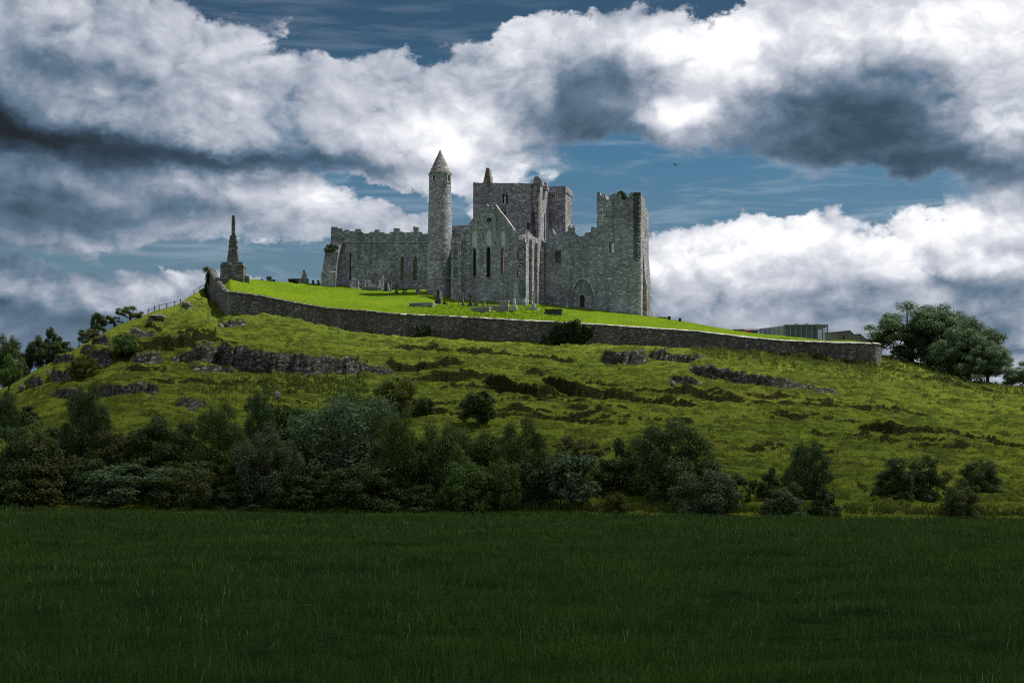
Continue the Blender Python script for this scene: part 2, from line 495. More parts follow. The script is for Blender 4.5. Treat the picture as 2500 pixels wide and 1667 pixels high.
# broad swells of the slope, none on the lawn right at the wall
sl_m = np.clip((cd[None, :] - 101) / 12.0, 0, 1) * np.clip((DW[:, None] - cd[None, :]) / 8.0, 0, 1)
Zb = Zt + sl_m * (0.9 * fbm(Xt / 26.0, Yt / 16.0, 2, 3))
Vb = VH - F * (Zb - CH) / Yt
ROCK = np.zeros_like(Zb)
STONE = np.zeros_like(Zb)
STONY = {1, 2, 3, 11, 12, 13, 14, 19, 20, 21, 22, 23, 24, 25, 26, 28, 30, 33, 34, 35}
Zh = Zb.copy()
for li, L in enumerate(LEDGES):
    L = np.array(L, float)
    sel = np.where((cu >= L[0, 0]) & (cu <= L[-1, 0]))[0]
    if len(sel) == 0:
        continue
    fv = np.interp(cu[sel], L[:, 0], L[:, 1])
    fh = np.interp(cu[sel], L[:, 0], L[:, 2])
    for k, i in enumerate(sel):
        below = np.where((Vb[i] <= fv[k]) & (cd > 101))[0]
        if len(below) == 0:
            continue
        df = cd[below[0]]
        if df > DW[i] - 1.0 and cu[i] > 500:
            df = DW[i] - 1.5
        x = xof(cu[i], df)
        df += 0.75 * float(gnoise(x * 0.35, li * 7.3, 5)) + 0.30 * float(gnoise(x * 1.1, li * 3.1, 6))
        H = fh[k] / F * df * (1.0 + 0.22 * float(gnoise(x * 0.4, li * 1.7, 8)) + 0.08 * float(gnoise(x * 1.2, li * 1.7, 9)))
        H = max(H, 0.0) * 1.22
        w = 0.30 + 0.12 * H
        t = np.clip((cd - df) / w, 0, 1)
        t = 0.75 * t + 0.25 * np.clip((cd - df) / (w * 3.5), 0, 1) ** 0.7
        dec = np.clip(1 - (cd - df - w) / (5.0 + 5.0 * H), 0, 1)
        Zh[i] += H * t * dec - 0.10 * H * np.exp(-((cd - df + 1.2) / 1.0) ** 2)
        ROCK[i] = np.maximum(ROCK[i], np.exp(-((cd - df - 0.5 * w) / (0.5 * w + 0.35)) ** 2) * min(H / 0.5, 1.0))
        if li in STONY:
            STONE[i] = np.maximum(STONE[i], np.exp(-((cd - df - 0.5 * w) / (0.5 * w + 0.8)) ** 2))
# terracettes, hummocks and tussocks
rip = gnoise(Xt / 5.5 + 0.7 * gnoise(Xt / 9, Yt / 5, 31), Yt / 1.35 + 1.1 * gnoise(Xt / 7, Yt / 6, 32), 33)
rip2 = gnoise(Xt / 2.2, Yt / 0.9, 35)
hum = gnoise(Xt / 1.1, Yt / 0.8, 36)
outside = (cd[None, :] < DW[:, None] - 0.2) & (cd[None, :] > 100)
ph = Yt / 1.30 + 1.4 * gnoise(Xt / 8.0, Yt / 5.0, 37) + 0.55 * gnoise(Xt / 2.4, Yt / 1.8, 38)
saw = 1.0 - (ph - np.floor(ph))
samp = np.clip(0.36 + 0.9 * gnoise(Xt / 5.5, Yt / 2.0, 39) + 0.55 * gnoise(Xt / 1.6, Yt / 0.9, 40), 0, 1.2)
SAWR = np.where(outside, (saw > 0.70) * samp, 0)
Zh += np.where(outside, np.clip((cd[None, :] - 100) / 5, 0, 1) * (0.15 * rip + 0.15 * rip2 + 0.12 * hum + 0.60 * saw * samp), 0)
inside = (cd[None, :] >= DI[:, None])
Zh += np.where(inside, 0.10 * rip2 + 0.06 * hum, 0)
# rough tussocky band of the lawn above the wall in front of the graves
uu = np.broadcast_to(cu[:, None], Zt.shape)
Vh = VH - F * (Zh - CH) / Yt
tus = np.exp(-((uu - 1190) / 170.0) ** 4) * np.clip((Vh - 748) / 6, 0, 1) * inside * (cd[None, :] < 250)
Zh += tus * np.clip(0.55 * gnoise(Xt / 1.6, Yt / 1.3, 41) + 0.35 * gnoise(Xt / 0.8, Yt / 0.7, 42) + 0.08, 0, 0.8)


def ground(x, y):
    """height of the built ground at a world point"""
    u = UC + F * x / y
    if y <= 100.0:
        return float(meadow_z(x, y))
    i = int(np.clip(np.searchsorted(cu, u) - 1, 0, NU - 2))
    j = int(np.clip(np.searchsorted(cd, y) - 1, 0, ND - 2))
    a = min(max((u - cu[i]) / (cu[i + 1] - cu[i]), 0), 1)
    b = min(max((y - cd[j]) / (cd[j + 1] - cd[j]), 0), 1)
    return float((Zh[i, j] * (1 - a) + Zh[i + 1, j] * a) * (1 - b) + (Zh[i, j + 1] * (1 - a) + Zh[i + 1, j + 1] * a) * b)


def hit(u, v, dmin=100.0):
    """depth at which the line of sight first meets the ground, at or beyond dmin"""
    i = int(np.clip(np.searchsorted(cu, u), 0, NU - 1))
    vv = VH - F * (Zh[i] - CH) / cd
    ok = np.where((vv <= v) & (cd >= dmin))[0]
    return float(cd[ok[0]]) if len(ok) else float(cd[np.argmin(np.where(cd >= dmin, vv, 1e9))])


def at(u, v, dmin=100.0, d=None):
    d = d or hit(u, v, dmin)
    x = xof(u, d)
    return Vector((x, d, ground(x, d)))


# ------------------------------------------------------------------ materials
def material(name):
    m = bpy.data.materials.new(name)
    m.use_nodes = True
    return m, NT(m.node_tree)


def finish(N, col, rough=0.9, bump=None, bstr=0.5, bdist=0.1, spec=0.2, normal=None, trans=0.0, tcol=None):
    b = N.n('ShaderNodeBsdfPrincipled')
    N.put(b.inputs['Base Color'], col)
    N.put(b.inputs['Roughness'], rough)
    b.inputs['Specular IOR Level'].default_value = spec
    if bump is not None:
        bn = N.n('ShaderNodeBump')
        bn.inputs['Strength'].default_value = bstr
        bn.inputs['Distance'].default_value = bdist
        N.put(bn.inputs['Height'], bump)
        N.put(b.inputs['Normal'], bn.outputs[0])
    sh = b.outputs[0]
    if trans > 0:
        t = N.n('ShaderNodeBsdfTranslucent')
        N.put(t.inputs['Color'], tcol if tcol is not None else col)
        mx = N.n('ShaderNodeMixShader')
        mx.inputs[0].default_value = trans
        N.t.links.new(sh, mx.inputs[1])
        N.t.links.new(t.outputs[0], mx.inputs[2])
        sh = mx.outputs[0]
    o = N.n('ShaderNodeOutputMaterial')
    N.t.links.new(sh, o.inputs[0])


def pos(N):
    return N.n('ShaderNodeNewGeometry').outputs['Position']


def mat_stone(name, dark, mid, light, sc=1.0, stain=(0.05, 0.05, 0.045), stain_amt=0.6, warm=None, moss=0.0, rows=1.0, spots=0.5):
    """coursed rubble: flattened cells of differing tone, dark joints, lichen and rain stains"""
    m, N = material(name)
    p = pos(N)
    wob = N.vm('SUBTRACT', N.noise(p, 2.2, 4, 0.6, color=True), (0.5, 0.5, 0.5))
    pp = N.vm('MULTIPLY_ADD', wob, (0.45, 0.45, 0.16), p)
    q = N.vm('MULTIPLY', pp, (1.9 * sc, 1.9 * sc, 4.6 * sc * rows))
    cell = N.voronoi(q, 1.0, 'F1', 0.85, 'Color')
    sep = N.n('ShaderNodeSeparateColor')
    N.put(sep.inputs[0], cell)
    edge = N.voronoi(q, 1.0, 'DISTANCE_TO_EDGE', 0.85)
    gr = N.noise(p, 4.0 * sc, 5, 0.75)
    pat = N.noise(N.vm('MULTIPLY', p, (1.0, 1.0, 1.6)), 0.75 * sc, 5, 0.7)
    tone = N.m('MULTIPLY_ADD', sep.outputs[1], 0.46, N.m('MULTIPLY_ADD', gr, 0.55, N.m('MULTIPLY', pat, 0.55)))
    base = N.ramp(tone, [(0.42, dark), (0.68, mid), (0.88, mid), (1.08, light)])
    # pale lichen flecks and a few pale blocks
    fl = N.noise(N.vm('MULTIPLY', p, (1.0, 1.0, 1.7)), 2.3 * sc, 5, 0.75)
    fl2 = N.noise(p, 0.28, 3, 0.5)
    base = N.mix(N.m('MULTIPLY', N.step(fl, 0.57, 0.66), N.m('MULTIPLY', N.step(fl2, 0.38, 0.62), spots)), base, light)
    if warm is not None:
        wn = N.noise(p, 0.16, 4, 0.55)
        base = N.mix(N.m('MULTIPLY', N.step(wn, 0.52, 0.70), 0.4), base, warm)
    # rain streaks: noise stretched down the wall
    st = N.noise(N.vm('MULTIPLY', p, (0.9, 0.9, 0.10)), 1.0, 5, 0.6)
    big = N.noise(p, 0.11, 4, 0.6)
    pal = N.noise(N.vm('ADD', p, (31.0, 7.0, 13.0)), 0.17, 5, 0.65)
    base = N.mix(N.m('MULTIPLY', N.step(pal, 0.52, 0.70), 0.32), base, light)
    base = N.mix(N.m('MULTIPLY', N.step(st, 0.48, 0.72), stain_amt), base, stain)
    base = N.mix(N.m('MULTIPLY', N.step(big, 0.45, 0.70), stain_amt * 0.6), base, stain)
    if moss > 0:
        mo = N.noise(p, 0.55, 5, 0.65)
        base = N.mix(N.m('MULTIPLY', N.step(mo, 0.52, 0.66), moss), base, (0.045, 0.055, 0.018))
    joint = N.step(edge, 0.0, 0.10)
    base = N.mix(joint, N.mix(0.35, base, (0.03, 0.03, 0.028)), base)
    h = N.m('ADD', N.m('MULTIPLY', N.step(edge, 0.0, 0.22), 0.5), N.m('ADD', N.m('MULTIPLY', sep.outputs[0], 0.5), N.m('MULTIPLY', gr, 0.7)))
    finish(N, base, 0.92, h, 0.55, 0.10)
    return m


def mat_grass(name, a, b, c, dry, sc=1.0, rockmix=False, bdist=0.25, tall=1.0, soil_shade=(0.030, 0.024, 0.014)):
    m, N = material(name)
    g = N.n('ShaderNodeNewGeometry')
    p = g.outputs['Position']
    n1 = N.noise(p, 0.055 * sc, 4, 0.55)
    n2 = N.noise(N.vm('MULTIPLY', p, (1, 1.6, 1.6)), 0.55 * sc, 5, 0.6)
    n3 = N.noise(N.vm('MULTIPLY', p, (1, 1, 0.7)), 3.2 * sc, 4, 0.7)
    col = N.mix(N.step(n1, 0.35, 0.65), a, b)
    col = N.mix(N.m('MULTIPLY', N.step(n2, 0.46, 0.70), 0.5), col, c)
    col = N.mix(N.m('MULTIPLY', N.step(N.noise(p, 0.21 * sc, 5, 0.62), 0.54, 0.70), 0.5), col, dry)
    var = N.ramp(n3, [(0.28, 0.5), (0.5, 1.0), (0.72, 1.5)])
    col = N.mix(1.0, col, var, 'MULTIPLY')
    h = N.m('ADD', N.m('MULTIPLY', n3, 0.7), N.m('MULTIPLY', n2, 1.0))
    if not rockmix:
        finish(N, col, 0.95, h, 0.8, bdist, 0.0)
        return m
    at_ = N.n('ShaderNodeAttribute', attribute_name='rock').outputs['Fac']
    sn = N.n('ShaderNodeSeparateXYZ')
    N.put(sn.inputs[0], g.outputs['True Normal'])
    steep = N.step(N.m('ADD', sn.outputs[2], N.m('MULTIPLY', N.m('SUBTRACT', n3, 0.5), 0.30)), 0.80, 0.62)
    rk = N.m('MULTIPLY', steep, N.step(at_, 0.05, 0.35))
    q = N.vm('MULTIPLY', p, (1.0, 1.0, 2.4))
    q = N.vm('MULTIPLY_ADD', N.vm('SUBTRACT', N.noise(p, 1.6, 5, 0.65, color=True), (0.5, 0.5, 0.5)), (1.6, 1.6, 1.0), q)
    ed = N.voronoi(q, 1.25, 'DISTANCE_TO_EDGE')
    cl = N.voronoi(q, 1.25, 'F1', 1.0, 'Color')
    sc_ = N.n('ShaderNodeSeparateColor')
    N.put(sc_.inputs[0], cl)
    sn2 = N.noise(p, 2.9, 7, 0.75)
    stone = N.ramp(N.m('MULTIPLY_ADD', sn2, 0.8, N.m('MULTIPLY', sc_.outputs[0], 0.25)), [(0.30, (0.05, 0.048, 0.040)), (0.52, (0.155, 0.15, 0.13)), (0.70, (0.42, 0.415, 0.385))])
    stone = N.mix(N.step(ed, 0.0, 0.16), N.mix(0.6, stone, (0.020, 0.018, 0.014)), stone)
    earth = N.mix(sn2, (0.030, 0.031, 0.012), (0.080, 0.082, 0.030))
    so_ = N.n('ShaderNodeAttribute', attribute_name='stone').outputs['Fac']
    er = N.m('MULTIPLY', N.step(so_, 0.1, 0.5), N.step(N.noise(p, 0.22, 4, 0.6), 0.28, 0.44))
    face = N.mix(er, earth, stone)
    face = N.mix(N.m('MULTIPLY', N.step(N.noise(p, 1.4, 4, 0.6), 0.52, 0.64), 0.6), face, N.mix(0.5, c, soil_shade))
    col = N.mix(rk, col, face)
    # dark earth and painted shade together on short steep risers
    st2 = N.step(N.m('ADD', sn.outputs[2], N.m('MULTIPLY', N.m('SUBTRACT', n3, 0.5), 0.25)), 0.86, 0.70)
    col = N.mix(N.m('MULTIPLY', N.m('MULTIPLY', st2, N.m('SUBTRACT', 1.0, rk)), 0.55), col, N.mix(0.75, soil_shade, c))
    h = N.m('ADD', h, N.m('MULTIPLY', rk, N.m('ADD', N.m('MULTIPLY', N.step(ed, 0.0, 0.25), 1.6), N.m('MULTIPLY', sn2, 1.4))))
    finish(N, col, 0.95, h, 0.85, bdist, 0.0)
    return m


def mat_leaf(name, a, b, trans=0.35, tl=None, spec=0.22, patch=None):
    m, N = material(name)
    g = N.n('ShaderNodeNewGeometry')
    oi = N.n('ShaderNodeObjectInfo')
    r = g.outputs['Random Per Island']
    col = N.mix(r, a, b)
    if patch:
        p = g.outputs['Position']
        col = N.mix(N.step(N.noise(p, 0.07, 4, 0.6), 0.45, 0.62), col, N.mix(1.0, col, patch[0], 'MULTIPLY'))
        col = N.mix(N.step(N.noise(p, 0.45, 4, 0.6), 0.48, 0.66), col, N.mix(1.0, col, patch[1], 'MULTIPLY'))
    hs = N.n('ShaderNodeHueSaturation')
    N.put(hs.inputs['Hue'], N.m('MULTIPLY_ADD', oi.outputs['Random'], 0.03, 0.485))
    N.put(hs.inputs['Value'], N.m('MULTIPLY_ADD', oi.outputs['Random'], 0.5, 0.75))
    hs.inputs['Saturation'].default_value = 1.0
    N.put(hs.inputs['Color'], col)
    tc = N.mix(0.5, hs.outputs[0], tl or (0.12, 0.17, 0.02))
    finish(N, hs.outputs[0], 0.6, None, spec=spec, trans=trans, tcol=tc)
    return m


def mat_plain(name, a, b, sc=3.0, rough=0.8, bstr=0.4, streak=False, spec=0.2):
    m, N = material(name)
    p = pos(N)
    q = N.vm('MULTIPLY', p, (1, 1, 0.12)) if streak else p
    n = N.noise(q, sc, 5, 0.62)
    finish(N, N.mix(N.step(n, 0.3, 0.7), a, b), rough, n, bstr, 0.05, spec)
    return m


M = {}
M['cathedral'] = mat_stone('cathedral_stone', (0.11, 0.115, 0.13), (0.325, 0.352, 0.415), (0.70, 0.735, 0.79), 1.0, (0.085, 0.09, 0.098), 0.6, (0.21, 0.175, 0.135))
M['transept'] = mat_stone('transept_stone', (0.115, 0.125, 0.14), (0.34, 0.375, 0.425), (0.71, 0.755, 0.80), 1.1, (0.09, 0.10, 0.105), 0.6, (0.20, 0.18, 0.14))
M['tower'] = mat_stone('tower_stone', (0.105, 0.12, 0.135), (0.335, 0.375, 0.435), (0.70, 0.755, 0.80), 0.95, (0.085, 0.095, 0.10), 0.6, (0.19, 0.19, 0.165))
M['round'] = mat_stone('round_tower_stone', (0.115, 0.12, 0.135), (0.35, 0.37, 0.42), (0.73, 0.755, 0.80), 0.9, (0.088, 0.092, 0.098), 0.6, (0.20, 0.18, 0.15), rows=1.1, spots=0.8)
M['crossing'] = mat_stone('crossing_stone', (0.11, 0.108, 0.12), (0.315, 0.312, 0.355), (0.70, 0.69, 0.72), 0.95, (0.078, 0.076, 0.082), 0.6, (0.26, 0.20, 0.14), spots=0.7)
M['roofstone'] = mat_stone('cap_stone', (0.12, 0.122, 0.12), (0.25, 0.25, 0.245), (0.60, 0.60, 0.585), 1.0, (0.07, 0.07, 0.066), 0.4, None, rows=1.3, spots=0.9)
M['infill'] = mat_stone('infill_stone', (0.50, 0.53, 0.55), (0.74, 0.77, 0.79), (0.90, 0.91, 0.92), 1.2, (0.45, 0.47, 0.48), 0.2)
M['dressed'] = mat_stone('dressed_stone', (0.26, 0.265, 0.28), (0.52, 0.535, 0.55), (0.80, 0.81, 0.82), 0.6, (0.12, 0.125, 0.12), 0.4)
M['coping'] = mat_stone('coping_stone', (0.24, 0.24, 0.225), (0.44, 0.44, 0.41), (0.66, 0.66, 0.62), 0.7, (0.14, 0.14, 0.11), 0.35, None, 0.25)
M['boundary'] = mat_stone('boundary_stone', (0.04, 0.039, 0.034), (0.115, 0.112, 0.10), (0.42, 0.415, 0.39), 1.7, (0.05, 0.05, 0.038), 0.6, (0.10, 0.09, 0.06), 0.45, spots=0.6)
M['grave'] = mat_stone('grave_stone', (0.16, 0.163, 0.158), (0.30, 0.305, 0.29), (0.52, 0.52, 0.49), 0.5, (0.08, 0.085, 0.06), 0.5, None, 0.3)
M['grave_dark'] = mat_plain('dark_grave_stone', (0.035, 0.038, 0.04), (0.09, 0.095, 0.095), 2.0)
M['marble'] = mat_plain('pale_marble', (0.45, 0.46, 0.45), (0.68, 0.69, 0.67), 4.0)
M['warmjamb'] = mat_stone('warm_dressing', (0.20, 0.15, 0.11), (0.36, 0.27, 0.20), (0.5, 0.42, 0.34), 1.0, (0.10, 0.08, 0.06), 0.4)
M['void_shade'] = mat_plain('painted_void_shade', (0.030, 0.030, 0.030), (0.055, 0.053, 0.05), 1.5)  # near-black colour that paints the shade inside window openings
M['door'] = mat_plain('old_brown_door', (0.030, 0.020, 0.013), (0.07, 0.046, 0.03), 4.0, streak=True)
M['wood'] = mat_plain('weathered_timber', (0.05, 0.044, 0.036), (0.13, 0.115, 0.095), 3.0, streak=True)
M['iron'] = mat_plain('dark_iron', (0.012, 0.012, 0.013), (0.035, 0.033, 0.03), 6.0, 0.6)
M['bark'] = mat_plain('bark', (0.030, 0.026, 0.020), (0.085, 0.075, 0.06), 3.0, streak=True)
M['slate'] = mat_plain('slate_roof', (0.08, 0.075, 0.07), (0.17, 0.155, 0.145), 1.5)
M['tile'] = mat_plain('brown_tile_roof', (0.13, 0.095, 0.075), (0.26, 0.205, 0.17), 2.5)
M['cladding'] = mat_plain('blue_grey_cladding', (0.22, 0.235, 0.32), (0.29, 0.31, 0.41), 0.8, 0.5, 0.2, True)
M['claddark'] = mat_plain('dark_teal_cladding', (0.085, 0.09, 0.13), (0.115, 0.125, 0.175), 0.8, 0.4, 0.2, True)
M['red'] = mat_plain('red_paint', (0.42, 0.03, 0.02), (0.55, 0.05, 0.03), 2.0, 0.4, 0.0)
M['rubber'] = mat_plain('black_rubber', (0.012, 0.012, 0.012), (0.022, 0.022, 0.022), 5.0)
M['render'] = mat_plain('stained_render', (0.15, 0.145, 0.155), (0.25, 0.245, 0.26), 0.8, streak=True)
M['bird'] = mat_plain('dark_feathers', (0.012, 0.013, 0.016), (0.02, 0.02, 0.025), 5.0)
M['lawn'] = mat_grass('lawn_grass', (0.102, 0.180, 0.012), (0.138, 0.212, 0.013), (0.048, 0.100, 0.010), (0.18, 0.195, 0.020), 1.6, bdist=0.22)
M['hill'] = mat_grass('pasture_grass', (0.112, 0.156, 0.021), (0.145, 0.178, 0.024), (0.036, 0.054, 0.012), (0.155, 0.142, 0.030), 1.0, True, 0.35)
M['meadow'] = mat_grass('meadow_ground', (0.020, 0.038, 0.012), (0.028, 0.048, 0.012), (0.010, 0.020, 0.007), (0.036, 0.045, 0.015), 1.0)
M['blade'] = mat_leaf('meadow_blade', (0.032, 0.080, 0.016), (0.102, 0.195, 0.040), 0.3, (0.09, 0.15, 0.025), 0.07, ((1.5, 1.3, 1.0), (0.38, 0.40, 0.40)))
M['straw'] = mat_leaf('seed_stalk', (0.10, 0.12, 0.05), (0.34, 0.33, 0.21), 0.2, (0.2, 0.2, 0.1), 0.1)
M['tuft'] = mat_leaf('hill_tuft', (0.066, 0.102, 0.015), (0.185, 0.220, 0.032), 0.35, (0.16, 0.21, 0.018), 0.1, ((1.15, 0.95, 1.2), (0.6, 0.72, 0.7)))
M['weed'] = mat_leaf('nettle_leaf', (0.07, 0.11, 0.022), (0.15, 0.19, 0.04), 0.35, (0.16, 0.2, 0.03))
M['lawnblade'] = mat_leaf('lawn_blade', (0.08, 0.155, 0.007), (0.20, 0.29, 0.010), 0.4, (0.22, 0.32, 0.01), 0.1, ((1.2, 1.0, 1.1), (0.6, 0.72, 0.8)))
M['leaf_dark'] = mat_leaf('dark_leaf', (0.034, 0.065, 0.021), (0.107, 0.166, 0.047), 0.26, (0.104, 0.169, 0.026))
M['leaf_mid'] = mat_leaf('green_leaf', (0.056, 0.106, 0.022), (0.156, 0.231, 0.053), 0.3, (0.163, 0.250, 0.031))
M['leaf_olive'] = mat_leaf('olive_leaf', (0.060, 0.086, 0.022), (0.144, 0.180, 0.050), 0.27, (0.156, 0.192, 0.030))
M['leaf_grey'] = mat_leaf('grey_green_leaf', (0.063, 0.103, 0.046), (0.161, 0.224, 0.109), 0.27, (0.161, 0.241, 0.069))
M['leaf_yellow'] = mat_leaf('yellow_green_leaf', (0.065, 0.095, 0.016), (0.14, 0.175, 0.03), 0.35, (0.16, 0.2, 0.02))
M['leaf_syc'] = mat_leaf('sycamore_leaf', (0.038, 0.078, 0.046), (0.115, 0.185, 0.090), 0.36, (0.15, 0.26, 0.08), 0.3)
M['ivy'] = mat_leaf('ivy_leaf', (0.018, 0.042, 0.012), (0.055, 0.095, 0.022), 0.2, (0.05, 0.09, 0.012))
M['monument'] = mat_stone('monument_stone', (0.08, 0.083, 0.082), (0.155, 0.16, 0.157), (0.36, 0.36, 0.345), 0.7, (0.06, 0.062, 0.055), 0.5, None, 0.2)
M['stub'] = mat_stone('warm_rubble', (0.10, 0.085, 0.07), (0.27, 0.225, 0.19), (0.55, 0.50, 0.45), 1.2, (0.06, 0.052, 0.045), 0.5)
M['rock'] = mat_stone('limestone_rock', (0.06, 0.06, 0.055), (0.16, 0.16, 0.15), (0.42, 0.42, 0.40), 1.2, (0.07, 0.07, 0.055), 0.4, None, 0.35)


# ------------------------------------------------------------------ the land
def grid_object(name, mask, mat, kind):
    """part of the terrain grid whose quads are marked in mask"""
    ii, jj = np.where(mask)
    q = np.stack([ii * ND + jj, (ii + 1) * ND + jj, (ii + 1) * ND + jj + 1, ii * ND + jj + 1], 1)
    used, inv = np.unique(q.ravel(), return_inverse=True)
    co = np.stack([Xt.ravel(), Yt.ravel(), Zh.ravel()], 1)[used]
    me = mesh_np(name, co, inv.reshape(-1, 4), smooth=True)
    at_ = me.attributes.new('rock', 'FLOAT', 'POINT')
    at_.data.foreach_set('value', ROCK.ravel()[used].astype(np.float32))
    at2 = me.attributes.new('stone', 'FLOAT', 'POINT')
    at2.data.foreach_set('value', STONE.ravel()[used].astype(np.float32))
    return tag(link(name, me, mat), kind=kind)


dm = 0.5 * (cd[:-1] + cd[1:])
cm = 0.5 * (cu[:-1] + cu[1:])
in_wall = (cm[:, None] > 505) & (cm[:, None] < 2143) & (dm[None, :] > (0.25 * (DW[:-1] + DW[1:]) + 0.25 * (DI[:-1] + DI[1:]))[:, None])
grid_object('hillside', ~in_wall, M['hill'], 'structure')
grid_object('lawn', in_wall, M['lawn'], 'structure')

# meadow up to the foot of the hill, and the country around it out to the horizon
mx, my = np.arange(-170, 171, 1.6), np.concatenate([np.arange(-60, 0, 4.0), np.arange(0, 104.1, 0.9)])
gx, gy = np.meshgrid(mx, my, indexing='ij')
gz = meadow_z(gx, gy) - np.clip((gy - 101) / 3, 0, 1) * 0.6
ii, jj = np.meshgrid(np.arange(len(mx) - 1), np.arange(len(my) - 1), indexing='ij')
n_ = len(my)
q = np.stack([ii * n_ + jj, (ii + 1) * n_ + jj, (ii + 1) * n_ + jj + 1, ii * n_ + jj + 1], -1).reshape(-1, 4)
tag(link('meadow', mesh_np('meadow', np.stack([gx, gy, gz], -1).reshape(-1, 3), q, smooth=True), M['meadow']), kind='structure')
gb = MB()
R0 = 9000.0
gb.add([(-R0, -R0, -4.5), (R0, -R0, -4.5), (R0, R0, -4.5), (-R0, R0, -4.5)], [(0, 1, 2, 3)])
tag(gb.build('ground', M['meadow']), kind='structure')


# ------------------------------------------------------------------ grasses (nobody could count them)
def blades(name, x, y, z, h, w, rs, mat, lean=0.35, seg=2, kind='stuff'):
    n = len(x)
    a = rs.uniform(0, 2 * np.pi, n)
    b = rs.uniform(0, 2 * np.pi, n)
    ln = np.abs(rs.normal(0, lean, n))
    dx, dy = np.cos(a) * w * 0.5, np.sin(a) * w * 0.5
    lx, ly = np.cos(b) * ln * h, np.sin(b) * ln * h
    if seg == 1:
        v = np.stack([np.stack([x - dx, y - dy, z - 0.03], 1), np.stack([x + dx, y + dy, z - 0.03], 1), np.stack([x + lx, y + ly, z + h], 1)], 1)
        me = mesh_np(name, v.reshape(-1, 3), None, np.arange(n * 3).reshape(-1, 3))
    else:
        m1 = 0.55
        v = np.stack([np.stack([x - dx, y - dy, z - 0.04], 1), np.stack([x + dx, y + dy, z - 0.04], 1),
                      np.stack([x + dx * .7 + lx * .30, y + dy * .7 + ly * .30, z + h * m1], 1), np.stack([x - dx * .7 + lx * .30, y - dy * .7 + ly * .30, z + h * m1], 1),
                      np.stack([x + lx, y + ly, z + h * (1 - 0.25 * ln)], 1)], 1)
        k = np.arange(n)[:, None] * 5
        me = mesh_np(name, v.reshape(-1, 3), k + np.array([[0, 1, 2, 3]]), k + np.array([[3, 2, 4]]))
    return tag(link(name, me, mat), kind=kind)


def meadow_blades():
    rs = np.random.RandomState(11)
    X, Y, Hh, W = [], [], [], []
    for d0, d1, n, h, w in ((15.5, 24, 52000, 0.23, 0.011), (24, 38, 66000, 0.24, 0.015), (38, 60, 62000, 0.25, 0.026), (60, 102, 60000, 0.27, 0.046)):
        d = np.sqrt(rs.uniform(d0 ** 2, d1 ** 2, n))
        u = rs.uniform(-160, 2660, n)
        x = xof(u, d)
        # patchy growth: taller and shorter swathes
        g = 1.0 + 0.55 * fbm(x / 4.5, d / 2.6, 3, 51) + 0.35 * gnoise(x / 0.7, d / 0.7, 53)
        keep = rs.uniform(0, 1, n) < np.clip(0.66 + 0.75 * fbm(x / 5.5, d / 2.6, 3, 52), 0.10, 1)
        X.append(x[keep]); Y.append(d[keep])
        Hh.append((h * np.clip(g, 0.35, 2.0) * rs.uniform(0.6, 1.25, n))[keep]); W.append((w * rs.uniform(0.7, 1.3, n))[keep])
    X, Y, Hh, W = map(np.concatenate, (X, Y, Hh, W))
    Z = meadow_z(X, Y)
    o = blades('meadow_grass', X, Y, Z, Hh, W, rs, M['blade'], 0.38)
    tag(o, 'long dark green grass of the shaded meadow', 'grass')
    # pale seed stalks
    n = 2600
    d = np.sqrt(rs.uniform(15.5 ** 2, 100 ** 2, n))
    d[:700] = np.sqrt(rs.uniform(15.5 ** 2, 40 ** 2, 700))
    u = rs.uniform(-160, 2660, n)
    x = xof(u, d)
    o = blades('seed_stalks', x, d, meadow_z(x, d) + 0.12, rs.uniform(0.10, 0.28, n), 0.004 + d * 0.00020, rs, M['straw'], 0.95)
    tag(o, 'thin pale seed stalks scattered through the meadow grass', 'grass', kind='stuff')


def surf(u, d):
    i = np.clip(np.searchsorted(cu, u) - 1, 0, NU - 2)
    j = np.clip(np.searchsorted(cd, d) - 1, 0, ND - 2)
    a = np.clip((u - cu[i]) / (cu[i + 1] - cu[i]), 0, 1)
    b = np.clip((d - cd[j]) / (cd[j + 1] - cd[j]), 0, 1)
    z = (Zh[i, j] * (1 - a) + Zh[i + 1, j] * a) * (1 - b) + (Zh[i, j + 1] * (1 - a) + Zh[i + 1, j + 1] * a) * b
    return z, ROCK[i, j], DW[i], DI[i]


